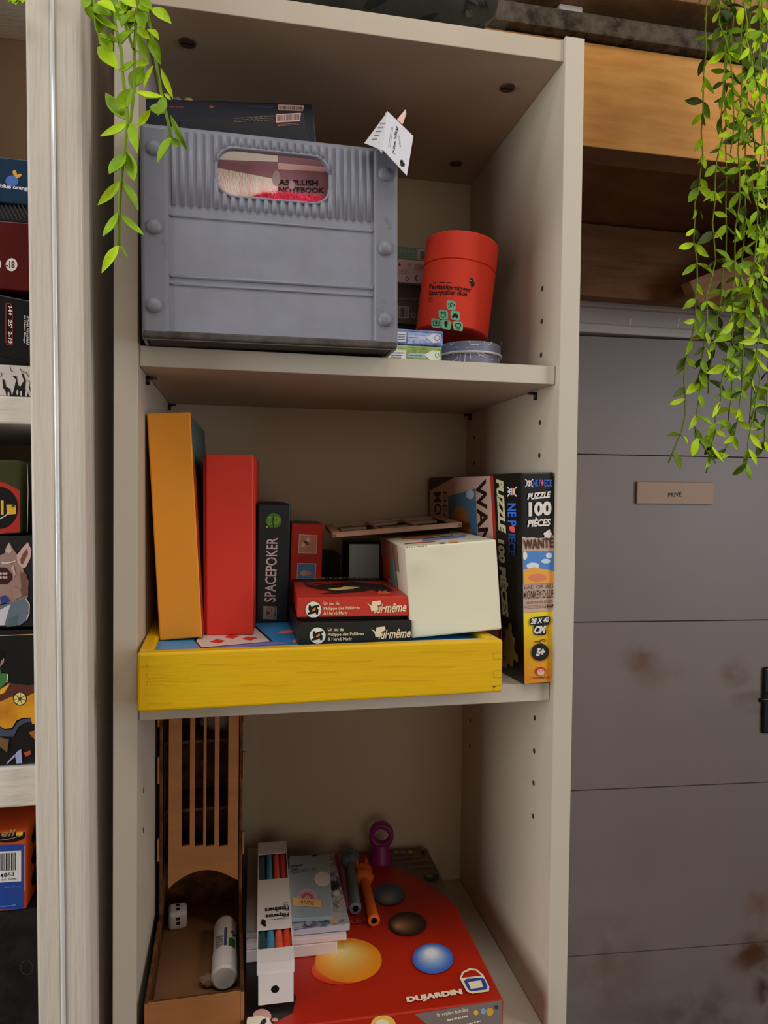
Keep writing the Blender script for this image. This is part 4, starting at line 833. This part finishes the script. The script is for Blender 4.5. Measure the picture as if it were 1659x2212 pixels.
f.text('REL', (746, 1992), (797, 1984), (750, 2001), mat((140, 60, 56), 1.25), .03)
LG = mat((222, 205, 175), 1.25)
f.text('DUJARDIN', (877, 2158), (996, 2140), (880, 2173), LG, .07)
f.q([(993, 2118), (998, 2104), (1014, 2096), (1030, 2098), (1044, 2110), (1057, 2136), (1056, 2146), (1020, 2151), (1008, 2146)], LG); f.q([(997, 2117), (1002, 2106), (1016, 2100), (1028, 2101), (1040, 2112)], RDB)
f.q([(1002, 2124), (1008, 2119), (1040, 2116), (1047, 2120), (1053, 2136), (1051, 2142), (1018, 2146), (1011, 2142)], mat((40, 60, 130), 1.3)); f.q([(1011, 2126), (1039, 2122), (1044, 2137), (1017, 2141)], LG)
wt2 = mat((120, 108, 100), 1.2)
f.lines((840, 1855), (910, 1849), (838, 1862), 1, wt2); f.lines((870, 1862), (930, 1857), (872, 1870), 1, wt2); f.lines((880, 1875), (945, 1868), (884, 1882), 1, wt2)
for x, c_ in ((856, (150, 130, 80)), (870, (110, 130, 150)), (886, (160, 140, 90)), (913, (40, 36, 34))): f.ell(x, 1844, 6, 3.5, mat(c_, 1.2))
f.ell(932, 1898, 16, 8, BK); f.ell(928, 1896, 8, 4, wt2)
f = b.face('F')
f.q([(895, 2190), (1085, 2160), (1088, 2300), (1010, 2300)], mat((112, 100, 94), 1.3)); f.ell(828, 2218, 28, 26, mat((222, 170, 80), 1.3)); f.ell(826, 2210, 14, 8, mat((235, 215, 170), 1.2))
f.text('ls vraies boules', (943, 2188), (1010, 2176), (945, 2196), LG, .01); f.lines((964, 2200), (1010, 2190), (966, 2208), 1, LG); f.lines((998, 2212), (1038, 2202), (998, 2218), 1, LG)
for x, y, r_, c_ in ((1028, 2187, 5, (215, 170, 60)), (1044, 2184, 6, (120, 150, 190)), (1058, 2185, 8, (200, 150, 50)), (1072, 2175, 4, (40, 60, 60))): f.ell(x, y, r_, r_*1.1, mat(c_, 1.25))
done(b)
ZB = Z3+.0003+.0502
WHB = mat((205, 190, 184), 1.2, .5, .3)
b = MB('flat_box', None, (.1078, .0715, ZB+.0004), rotm(-.02)); b.box(0, 0, 0, .0866, .13, .0115, WHB, .0008); b.build('white box lowest of the stack on the red game box', 'box')
b = MB('flat_box', None, (.1080, .0725, ZB+.0124), rotm(-.025)); b.box(0, 0, 0, .0955, .135, .0055, mat((208, 190, 190), 1.2, .5, .3), .0006)
f = b.face('T'); f.ell(681, 2009, 11, 6.5, mat((150, 125, 95), 1.2)); f.ell(717, 2000, 13, 6, mat((50, 50, 46), 1.1)); b.build('thin white box with spotted top second in the stack', 'box')
FLO = mat((150, 148, 150), 1.3, .5, .3, c2=(84, 88, 104), nscale=90, ramp=(.42, .58), key='floral')
b = MB('patterned_notebook', None, (.1450, .0760, ZB+.0184), rotm(-.015)); b.box(0, 0, 0, .0625, .138, .0072, FLO, .0008, mats={'F': mat((170, 165, 175), 1.25)})
f = b.face('F'); r_ = random.Random(3)
f.q([(636, 1992), (664, 1986), (664, 2003), (636, 2010)], mat((60, 84, 140), 1.3))
f = b.face('T')
for i in range(46):
    x, y = r_.uniform(.05, .97), r_.uniform(.02, .97); c_ = r_.choice([(190, 180, 170), (70, 66, 74), (140, 130, 150), (120, 118, 100), (180, 140, 110), (54, 60, 66)]); k = r_.uniform(.02, .06)
    f.f([(x+k*1.6*math.cos(t*.9)*r_.uniform(.6, 1.2), y+k*math.sin(t*.9)*r_.uniform(.6, 1.2)) for t in range(7)], mat(c_, 1.25))
cx, cy = 721, 1916
f.q([(cx+(15 if i % 2 else 11)*math.cos(i*math.pi/14), cy+(12 if i % 2 else 8.5)*math.sin(i*math.pi/14)) for i in range(28)], BLACK)
f.line([(690, 1832), (705, 1830), (716, 1838), (722, 1850)], 2.5, mat((170, 140, 110), 1.2)); f.line([(729, 1962), (738, 1950), (744, 1944)], 2.5, mat((210, 150, 130), 1.2)); b.build('flower patterned notebook under the rainbow card pack', 'notebook')
b = MB('card_pack', None, (.1460, .0860, ZB+.0262), rotm(-.10)); b.box(0, 0, 0, .0452, .122, .0040, mat((134, 146, 152), 1.25, .45, .3), .0006)
f = b.face('T'); f.ell(697, 1899, 18, 16, mat((205, 190, 190), 1.2))
for rr, c_ in ((27, (140, 140, 165)), (23, (170, 150, 175)), (18, (190, 120, 130)), (13, (150, 80, 90)), (7, (190, 140, 110))): f.ell(664, 1942, rr, rr*.95, mat(c_, 1.2), 20, 0, 180, 360)
f.q([(632, 1939), (694, 1945), (693, 1961), (632, 1957)], mat((205, 160, 100), 1.25)); f.text('ANNE', (648, 1944), (680, 1947), (647, 1953), mat((120, 84, 44), 1), .0, .2)
f.text('verksaver', (626, 1869), (655, 1865), (626, 1875), TXT, .01); f.text('tags', (628, 1877), (645, 1875), (628, 1882), TXT, .01); f.lines((628, 1882), (682, 1874), (630, 1890), 2, mat((90, 96, 100), 1), .3); f.ell(679, 1846, 5, 5, TXT)
b.build('grey-blue card pack with a rainbow and a name tag on top of the stack', 'card pack')
b = MB('slim_notebook', None, (.1075, .080, ZB+.0184), rotm(-.02)); b.box(0, 0, 0, .036, .165, .0065, mat((160, 146, 136), 1.2, .6, .2), .0008, mats={'L': mat((90, 120, 130), 1.2)}); b.build('slim beige notebook with teal edge left under the fineliner box', 'notebook')
# fineliner box
fx = empty('fineliner_box', (0.1162, 0.0078, 1.1455), rotm(-.0316, -.0092), 'white window box of coloured fineliner pens lying on the stack', 'pen box')
FW_, FD, FH = .0321, .2150, .0105; WC = mat((212, 202, 196), 1.2, .5, .3)
b = MB('sleeve', fx)
def yy(py): 
    o, d = ray(595, py); o = b.Mi @ o; d = b.Mi.to_3x3() @ d; t = (FH-o.z)/d.z; return (o+d*t).y
ya, yb_, yc, yd = yy(2045), yy(2008), yy(1900), yy(1845)
ya = yy(2047); y1_, y2_, y3_ = yy(2006), yy(1898), yy(1843)
b.plate([(0, 0), (FW_, 0), (FW_, FD), (0, FD)], [rrect(.0010, ya, FW_-.0010, y1_, .001, 2), rrect(.0010, y2_, FW_-.0010, y3_, .001, 2)], .0007, Matrix.Translation((0, 0, FH-.0004)), WC)
b.box(0, 0, 0, .0006, FD, FH-.0008, WC); b.box(FW_-.0006, 0, 0, FW_, FD, FH-.0008, WC); b.box(.0006, 0, 0, FW_-.0006, FD, .0006, WC); b.box(.0006, 0, .0006, FW_-.0006, .0006, FH-.0008, WC); b.box(.0006, FD-.0006, .0006, FW_-.0006, FD, FH-.0008, WC)
b.last = (0, 0, 0, FW_, FD, FH); f = b.face('T'); tx_ = mat((26, 24, 26), 1)
f.text('Filtpenne', (624, 1980), (573, 1985), (624, 1969), tx_, .035); f.text('Fineliners', (624, 1967), (572, 1972), (624, 1957), tx_, .035); f.text('4 stk', (623, 1957), (611, 1958), (623, 1953), tx_, 0); f.text('4 pcs', (623, 1952), (611, 1953), (623, 1948), tx_, 0); f.lines((624, 1985), (577, 1989), (624, 1982), 1, tx_, .3)
f.ell(569, 1993, 5, 6, tx_, rot=30); f.ell(572, 1999, 4, 3, tx_); f.line([(568, 1986), (564, 1996)], 3, tx_)
b.build()
b = MB('flap', fx)
tz = -.0255; b.plate([(0.0012, tz), (FW_-.0008, tz), (FW_-.0008, .0015), (0.0012, .0015)], [[(.0155+.0036*math.cos(i*.3927), tz+.0125+.0036*math.sin(i*.3927)) for i in range(16)]], .0006, Matrix.Translation((0, -.0006, 0)) @ Rz, WC)
b.build('hanging flap with punched hole')
for i, c_ in enumerate([(26, 62, 62), (60, 120, 150), (205, 80, 56), (205, 66, 36)]):
    b = MB('pen', fx); x = .0045+i*.0076; m_ = mat(c_, 1.4, .35, .4)
    b.cyl((x, .004, .0052), (x, ya+(y1_-ya)*.42, .0052), .0036, .0036, m_, 16); b.cyl((x, ya+(y1_-ya)*.42+.0008, .0052), (x, FD-.004, .0052), .0034, .0034, m_, 16); b.build(['dark green', 'blue', 'coral', 'orange'][i]+' fineliner pen')

# pens with figure tops and sharpener
def figpen(p0, p1, r, m, hm, label, name='novelty_pen', horns=True):
    t = empty(name, p0, None, label, 'pen'); M_ = t.matrix_world.inverted(); a, c_ = M_ @ Vector(p0), M_ @ Vector(p1); d = (c_-a).normalized()
    b = MB('barrel', t); b.cyl(a, c_, r, r*.95, m, 20, caps=False); b.cyl(a-d*.0002, a+d*.004, r*1.12, r*1.12, m, 20, caps=False); b.cyl(a+d*.001, a+d*.0015, r*.95, r*.95, DARK, 20); b.cyl(a-d*.0008, a-d*.0001, r*.55, r*1.1, m, 20, caps=False); b.build()
    b = MB('figure_head', t); q = c_+d*.004; 
    b.ball(q, .0115, .0110, .0095, hm, 14, 8, jit=.10); b.ball(q+d*.012+Vector((.001, 0, .001)), .0098, .0098, .0085, hm, 14, 8, jit=.12)
    if horns:
        for k in (-1, 1): b.cyl(q+d*.015+Vector((k*.005, 0, .003)), q+d*.026+Vector((k*.006, 0, .009)), .0038, .0008, hm, 8)
        b.ball(q+Vector((-.006, 0, .002)), .0045, .0045, .0045, hm, 10, 6, jit=.15)
    b.build(); return t
OP = mat((205, 96, 28), 1.4, .45, .35); GP = mat((92, 104, 112), 1.35, .45, .35)
z_ = ZB+.0066
figpen(P(808, 1988, 2, z_), P(787, 1900, 2, z_), .0056, OP, mat((214, 104, 40), 1.4, .5, .3), 'orange novelty pen with animal figure top on the red box')
figpen(P(768, 1962, 2, z_+.003), P(757, 1866, 2, z_+.003), .0058, GP, mat((84, 104, 120), 1.35, .5, .3), 'grey-blue novelty pen with figure top beside the orange one', horns=False)
b = MB('pen', None, P(750, 1955, 2, ZB+.0046)); p1 = P(737, 1850, 2, ZB+.0046)-P(750, 1955, 2, ZB+.0046); b.cyl((0, 0, 0), p1, .0042, .0042, mat((150, 96, 104), 1.3, .45, .3), 16); b.build('muted pink pen beside the flower patterned notebook', 'pen')
pur = empty('ring_figure', P(823, 1862, 1, .236), None, 'purple plastic ring on a cone foot standing against the back wall', 'toy')
PU = mat((110, 26, 92), 1.6, .4, .4); b = MB('foot', pur); b.lathe([(.0001, -.0008), (.0148, -.0008), (.0142, .004), (.0085, .0225), (.0001, .0235)], (0, 0, 0), PU, 4*8); b.build()
b = MB('ring', pur); zc_ = .0335; R1, R2_ = .0150, .0092; n_ = 36
V = []
for i in range(n_):
    t = 2*math.pi*i/n_; 
    for rr, y_ in ((R1, -.005), (R1, .005), (R2_, .005), (R2_, -.005)): V.append((rr*math.cos(t)*.98, y_, zc_+rr*math.sin(t)))
b.add([rotm(-.22) @ Vector(v) for v in V], [(4*i+k, 4*i+(k+1) % 4, 4*((i+1) % n_)+(k+1) % 4, 4*((i+1) % n_)+k) for i in range(n_) for k in range(4)], PU, True); b.build()

# ================================================================== DICE TOWER
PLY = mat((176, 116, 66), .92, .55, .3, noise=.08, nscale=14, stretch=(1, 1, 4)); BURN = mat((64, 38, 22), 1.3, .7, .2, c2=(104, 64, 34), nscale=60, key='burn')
dt = empty('dice_tower', (.0272, .0, Z3+.0004), rotm(.012), 'laser-cut plywood dice tower with slotted front and tray', 'dice tower')
TX0, TX1 = -.0024, .0784; TF = .128; ZT_ = 1.385-Z3-.018
def dpart(nm): return MB(nm, dt)
def dlo(px, py, y):
    b_ = MB('x', dt); o, d = ray(px, py); o = b_.Mi @ o; d = b_.Mi.to_3x3() @ d; t = (y-o.y)/d.y; q = o+d*t; return q.x, q.z
b = dpart('front_panel'); zt = 1.366-Z3
xa, zarc = dlo(364, 1918, TF); xb_, _ = dlo(514, 1900, TF); _, ztop = dlo(440, 1878, TF)
outer = [(xa, zt), (xa, zarc)]+[(xa+(xb_-xa)*i/14, zarc+(ztop-zarc)*math.sin(math.pi*i/14)**.85) for i in range(1, 14)]+[(xb_, zarc+.002), (xb_, zt)]
sl = []
for pa, pb_ in ((392, 410), (420.5, 439), (445, 463), (473, 492)):
    x_a, zb_ = dlo(pa, 1828, TF); x_b, _ = dlo(pb_, 1828, TF); sl.append([(x_a, zb_), (x_b, zb_+.001), (x_b, 1.352-Z3), (x_a, 1.352-Z3)])
b.plate(outer, sl, .003, Matrix.Translation((0, TF, 0)) @ Rz, PLY); b.build('front panel with four tall slots and arched mouth')
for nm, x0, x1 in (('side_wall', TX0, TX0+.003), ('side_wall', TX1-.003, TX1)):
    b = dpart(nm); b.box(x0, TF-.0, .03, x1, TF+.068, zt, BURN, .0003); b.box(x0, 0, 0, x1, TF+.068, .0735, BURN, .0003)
    sx = -1 if x0 == TX0 else 1
    xo = x0 if sx < 0 else x1
    for za, zb_ in ((.205, .232), (.127, .150), (.262, .283)): b.box(min(xo, xo+sx*.002), TF-.0014, za, max(xo, xo+sx*.002), TF+.002, zb_, PLY, .0003)
    b.build()
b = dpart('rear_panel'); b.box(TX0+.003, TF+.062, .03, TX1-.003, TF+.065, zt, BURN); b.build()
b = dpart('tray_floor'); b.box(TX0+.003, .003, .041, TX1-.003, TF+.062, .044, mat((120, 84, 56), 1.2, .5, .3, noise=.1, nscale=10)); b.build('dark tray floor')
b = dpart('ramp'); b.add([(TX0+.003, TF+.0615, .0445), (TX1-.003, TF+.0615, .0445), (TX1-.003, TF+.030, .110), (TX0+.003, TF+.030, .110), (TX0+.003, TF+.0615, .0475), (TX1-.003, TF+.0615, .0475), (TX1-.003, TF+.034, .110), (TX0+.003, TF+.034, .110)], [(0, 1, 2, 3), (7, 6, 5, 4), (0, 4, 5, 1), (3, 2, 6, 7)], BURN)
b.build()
for zr in (.17, .24):
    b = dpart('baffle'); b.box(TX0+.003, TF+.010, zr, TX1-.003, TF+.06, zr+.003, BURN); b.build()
b = dpart('tray_front'); b.box(TX0+.003, 0, 0, TX1-.003, .003, .0735, PLY, .0003, mats={'T': BURN}); b.build('plywood tray front')
for x0 in (TX0, TX1-.003):
    b = dpart('joint_tab'); b.box(x0, -.0004, .048, x0+.003, .0028, .0725, PLY, .0003); b.build()
ZF = Z3+.0004+.044
def di(px, py): return P(px, py, 2, ZF)
# white die with rounded shape
pD = di(378, 1995); die = MB('die', None, pD+Vector((.003, -.004, .0100)), rotm(.1, 0, .1)); DW = mat((190, 184, 184), 1.2, .4, .4)
die.box(-.0095, -.0095, -.0098, .0095, .0095, .0098, DW, .0040, seg=4); f = die.face('F')
for (u0, v0) in ((.42, .34), (.42, .60)): f.f([(u0, v0), (u0+.18, v0), (u0+.18, v0+.18), (u0, v0+.18)], BLACK)
f = die.face('T')
for (u0, v0) in ((.42, .25), (.42, .58)): f.f([(u0, v0), (u0+.18, v0), (u0+.18, v0+.2), (u0, v0+.2)], BLACK)
die.build('white rounded die with square pips in the dice tray', 'die')
# glue bottle lying
g0, g1 = di(484, 2142), di(487, 2022); gd = (g1-g0); L_ = gd.length; ang = math.atan2(gd.y, gd.x)
GW = mat((210, 205, 200), 1.2, .3, .5); rG = .0117
gR = Matrix.Rotation(ang-math.pi/2, 4, 'Z') @ Matrix.Rotation(-math.pi/2, 4, 'X')
gl = empty('glue_stick', (g0.x, g0.y, ZF+rG+.0004), gR, 'white glue stick with green and blue label lying in the dice tray', 'glue stick')
b = MB('cap', gl); b.lathe([(.0001, 0), (rG-.002, .0), (rG, .002), (rG, L_*.36), (.0001, L_*.36)], (0, 0, 0), GW, 28); b.build()
b = MB('barrel', gl); b.lathe([(.0001, L_*.36), (rG*.96, L_*.36), (rG*.96, L_*.93), (rG*.8, L_*1.0), (rG*.3, L_*1.04), (.0001, L_*1.04)], (0, 0, 0), mat((196, 190, 190), 1.2, .35, .4), 28)
f = Cyl(b, rG*.96)
f.q([(485, 2004), (491, 2004), (489, 2060), (483, 2060)], mat((60, 74, 120), 1.2)); f.q([(494, 2026), (500, 2026), (507, 2032), (507, 2068), (492, 2062)], mat((40, 90, 40), 1.3)); f.lines((468, 2022), (482, 2020), (466, 2062), 7, mat((130, 118, 112), 1), .7); f.q([(498, 2011), (505, 2012), (509, 2022), (504, 2024)], mat((60, 66, 84), 1.2)); b.build('labelled barrel')
b = MB('crumpled_tissue', None, di(452, 2128)+Vector((0, 0, .0045))); b.ball((0, 0, 0), .009, .006, .0045, mat((140, 112, 84), 1.2), 14, 8, jit=.35); b.build('small crumpled scrap on the dice tray floor by the glue', 'scrap')
b = MB('toy_bag', None, (dt.location.x+.055, TF+.036, Z3+.2435+.016)); b.ball((0, 0, 0), .022, .016, .0155, mat((130, 122, 112), 1.2, .3, .5), 16, 10, jit=.18); b.build('pale crumpled bag inside the top of the dice tower', 'bag')

# ================================================================== PLANTS
LF = mat((122, 156, 10), 1.55, .5, .25, c2=(72, 104, 6), nscale=26, ramp=(.3, .7), bump=.3, bscale=300, key='leaf')
LF2 = mat((168, 196, 18), 1.55, .5, .25, c2=(122, 152, 12), nscale=26, ramp=(.3, .7), bump=.3, bscale=300, key='leaf2')
LF3 = mat((74, 92, 10), 1.1, .5, .25, c2=(44, 62, 6), nscale=26, key='leaf3')
STM = mat((104, 128, 16), 1.3, .5, .3)
def leaf_mesh(b, base, tip, width, m, r, curl=.12):
    base, tip = Vector(base), Vector(tip); d = tip-base; L = d.length
    if L < 1e-5: return
    d.normalize(); view = Vector((r.uniform(-.5, .5), -1, r.uniform(-.4, .5))).normalized()
    side = d.cross(view).normalized(); nn = side.cross(d).normalized()
    if nn.y > 0: nn = -nn
    V = []; F = []; prof = [(0, .10), (.15, .55), (.35, .95), (.55, 1.0), (.75, .72), (.90, .34), (1.0, .02)]
    sg = r.choice((-1, 1))
    for t, w_ in prof:
        c = base+d*(L*t)+nn*(sg*curl*L*math.sin(math.pi*t)*.6); hw = width/2*w_
        V += [c-side*hw+nn*hw*.30, c-nn*hw*.08, c+side*hw+nn*hw*.30]
    for i in range(len(prof)-1):
        k = 3*i; F += [(k, k+1, k+4, k+3), (k+1, k+2, k+5, k+4)]
    n0 = len(V); V += [v-nn*.0004 for v in V]
    F += [tuple(n0+i for i in f_)[::-1] for f_ in F]
    b.add(V, F, m, True)
# left plant: leaves measured on the photo
pl = empty('hanging_plant', P(290, -60, 1, -.07), None, 'artificial hanging vine with long leaves at the left bookcase post', 'plant')
r = random.Random(5); YL = -.085
strands = [[(236, -40), (250, 60), (262, 110), (265, 165), (272, 215), (276, 262), (268, 330), (262, 385), (258, 440), (256, 530)],
           [(300, -40), (293, 60), (290, 120), (290, 190), (284, 245), (276, 290)], [(312, -40), (320, 30), (333, 100), (338, 140), (347, 195), (358, 240), (371, 300)], [(200, -40), (208, 60), (222, 90)], [(268, -40), (272, 60), (290, 110)]]
lv = [[(665, 618, 512, 697, 44), (640, 610, 540, 475, 74), (600, 560, 672, 452, 62), (672, 625, 706, 785, 50), (640, 780, 558, 890, 72), (648, 775, 690, 928, 62), (620, 925, 500, 1050, 44), (628, 930, 708, 1085, 46), (603, 1085, 525, 1210, 42), (613, 1090, 737, 1202, 34), (608, 1255, 520, 1397, 44), (606, 1240, 655, 1320, 12), (602, 350, 500, 240, 72), (605, 362, 690, 312, 34), (610, 215, 515, 190, 50), (575, 265, 505, 170, 60)],
      [(672, 452, 728, 335, 80), (702, 648, 772, 560, 34), (690, 465, 838, 495, 36), (690, 320, 760, 325, 30), (690, 150, 608, 240, 60), (700, 165, 762, 330, 40), (700, 140, 770, 200, 40), (690, 60, 660, 150, 50), (700, 40, 740, 150, 52), (680, 20, 600, 90, 56), (705, 20, 760, 60, 46), (690, 250, 722, 285, 10)],
      [(770, 195, 822, 330, 54), (757, 150, 812, 203, 42), (775, 42, 878, 122, 60), (823, 348, 886, 505, 32), (783, 335, 735, 452, 22), (840, 480, 875, 512, 22), (845, 500, 808, 590, 46), (852, 575, 766, 548, 48), (872, 588, 961, 780, 32), (880, 700, 806, 834, 44), (884, 706, 912, 754, 36), (745, 60, 722, 150, 40), (760, 20, 700, 80, 40)],
      [(445, 0, 500, 110, 60), (470, 30, 560, 80, 50), (480, 60, 605, 160, 62), (500, 100, 520, 190, 40), (500, 10, 590, 60, 56), (520, 0, 620, 110, 50), (455, -20, 430, 40, 40)],
      [(600, -10, 560, 70, 56), (640, 0, 600, 80, 56), (660, 60, 620, 140, 50), (640, 80, 580, 40, 46), (650, 110, 700, 60, 50), (620, -10, 700, 40, 60), (720, -10, 780, 50, 50)]]
for i, (st, ls) in enumerate(zip(strands, lv)):
    yk = YL+.012*(i % 3)
    s_ = MB('stem', pl); s_.tube([s_.Mi @ P(x, y, 1, yk) for x, y in st], .0011, STM, 6); so = s_.build()
    l_ = MB('foliage', so); 
    for (x0, y0, x1, y1, w_) in ls:
        ya_, yb2 = yk, yk+r.uniform(-.010, .006); m_ = r.choice((LF, LF, LF2, LF))
        l_2 = l_.Mi
        leaf_mesh(l_, l_2 @ P(x0/2.37, y0/2.37, 1, ya_), l_2 @ P(x1/2.37, y1/2.37, 1, yb2), w_/2.37*.52/1551, m_, r)
    l_.build()
b = MB('hanging_plant', None, P(34, -30, 1, -.06))
for k in range(5): leaf_mesh(b, b.Mi @ P(25+k*6, -30, 1, -.06), b.Mi @ P(20+k*7, 4+3*(k % 3), 1, -.062), .008, LF2, r)
b.build('few leaf tips hanging in at the upper left corner', 'plant')
# right plant: bushy trailing strands
pr = empty('hanging_plant', P(1600, -60, 1, .17), None, 'bushy bright green artificial trailing plant hanging at the upper right', 'plant')
r = random.Random(11)
RS = [([(1530, -30), (1524, 60), (1520, 160), (1518, 240), (1518, 330), (1508, 400), (1502, 480), (1503, 560), (1506, 640), (1490, 730), (1478, 790), (1484, 860), (1476, 930), (1446, 1000)], .185),
      ([(1572, -30), (1566, 80), (1560, 200), (1558, 300), (1546, 400), (1543, 480), (1545, 560), (1528, 640), (1520, 740), (1512, 840), (1500, 920), (1516, 965), (1545, 1000)], .175),
      ([(1606, -30), (1602, 90), (1598, 200), (1596, 330), (1594, 440), (1588, 540), (1582, 640), (1578, 740), (1560, 830), (1548, 900), (1540, 960), (1525, 1022)], .170),
      ([(1640, -30), (1642, 80), (1630, 200), (1628, 330), (1626, 420), (1650, 520), (1622, 600), (1612, 700), (1604, 800), (1600, 870), (1585, 940), (1560, 990)], .180),
      ([(1658, -30), (1660, 120), (1655, 240), (1664, 380), (1650, 500), (1645, 620), (1636, 720), (1640, 820), (1630, 900), (1618, 960), (1612, 1010)], .160),
      ([(1680, -30), (1684, 200), (1675, 400), (1668, 600), (1660, 750), (1655, 880), (1648, 970)], .190),
      ([(1645, -30), (1650, 60), (1644, 150), (1646, 260), (1640, 350), (1634, 450), (1628, 560), (1618, 660)], .150),
      ([(1600, -30), (1612, 50), (1622, 120), (1640, 200), (1650, 300), (1652, 420)], .140),
      ([(1552, -30), (1558, 50), (1580, 130), (1586, 220), (1580, 330)], .165),
      ([(1668, -30), (1670, 300), (1660, 450), (1652, 560), (1640, 680), (1628, 800), (1622, 920)], .205),
      ([(1590, -30), (1580, 60), (1570, 140), (1566, 260), (1572, 380), (1570, 500), (1560, 600), (1548, 700), (1536, 790), (1528, 850)], .200),
      ([(1625, -30), (1618, 100), (1612, 260), (1608, 400), (1604, 520), (1598, 640), (1592, 760), (1580, 860), (1572, 930)], .195)]
def wiggle(st, r):
    o = [st[0]]
    for a, c_ in zip(st, st[1:]): o += [((a[0]+c_[0])/2+r.uniform(-5, 5), (a[1]+c_[1])/2), (c_[0]+r.uniform(-4, 4), c_[1])]
    return o
for st, yk in RS:
    s_ = MB('stem', pr); st = wiggle(st, r); s_.tube([s_.Mi @ P(x, y, 1, yk) for x, y in st], .0009, STM, 5); so = s_.build(); l_ = MB('foliage', so); Mi = l_.Mi
    # dense leaf pairs along the strand
    for (xa, ya_), (xb2, yb2) in zip(st, st[1:]):
        nseg = max(1, int(abs(yb2-ya_)/(26 if ya_ < 560 else 21)))
        for k in range(nseg):
            t = (k+r.random()*.6)/nseg; x, y = xa+(xb2-xa)*t, ya_+(yb2-ya_)*t
            for sgn in (-1, 1):
                if r.random() < .2: continue
                a = math.radians(r.uniform(8, 58)); L = r.uniform(24, 46); m_ = r.choice((LF2, LF2, LF, LF, LF3))
                if r.random() < .2: a = math.radians(r.uniform(-30, 0)+95)
                yq = yk+r.uniform(-.018, .018)
                leaf_mesh(l_, Mi @ P(x, y, 1, yk), Mi @ P(x+sgn*L*math.sin(a), y+L*math.cos(a), 1, yq), r.uniform(.0055, .0090)*(L/34), m_, r)
    l_.build()
# dark foliage wrapped in clear film, on the bookcase roof
BGN = mat((34, 42, 28), .9, .5, .4, c2=(10, 14, 8), nscale=30, key='bagdark')
bag = empty('wrapped_plant', (.172, .074, ZR+.0215), None, 'dark green plants wrapped in clear film on top of the bookcase', 'wrapped plant')
b = MB('foliage', bag); r = random.Random(9)
b.ball((0, 0, .058), .165, .085, .057, BGN, 26, 12, jit=.05)
for i in range(420):
    u_, t = r.uniform(-.95, .9), r.uniform(0, 2*math.pi); s2 = math.sqrt(1-u_*u_); p = Vector((.163*s2*math.cos(t), .083*s2*math.sin(t), .058+.054*u_)); q = p*1.0+Vector((r.uniform(-.02, .02), r.uniform(-.012, .004), r.uniform(-.012, .014)))
    if q.z < .002: q.z = .002
    leaf_mesh(b, p, q, .008, r.choice((BGN, BGN, mat((52, 66, 38), .9), mat((30, 40, 26), .9))), r)
b.build()
FILM = bpy.data.materials.new('clear_film'); FILM.use_nodes = True; pb_ = FILM.node_tree.nodes['Principled BSDF']
pb_.inputs['Base Color'].default_value = (.75, .72, .66, 1); pb_.inputs['Roughness'].default_value = .18; pb_.inputs['Alpha'].default_value = .035; pb_.inputs['Specular IOR Level'].default_value = .8
b = MB('film', bag); b.ball((.004, .0, .062), .182, .094, .0605, FILM, 40, 16, jit=.035); b.build('clear crinkled plastic film')
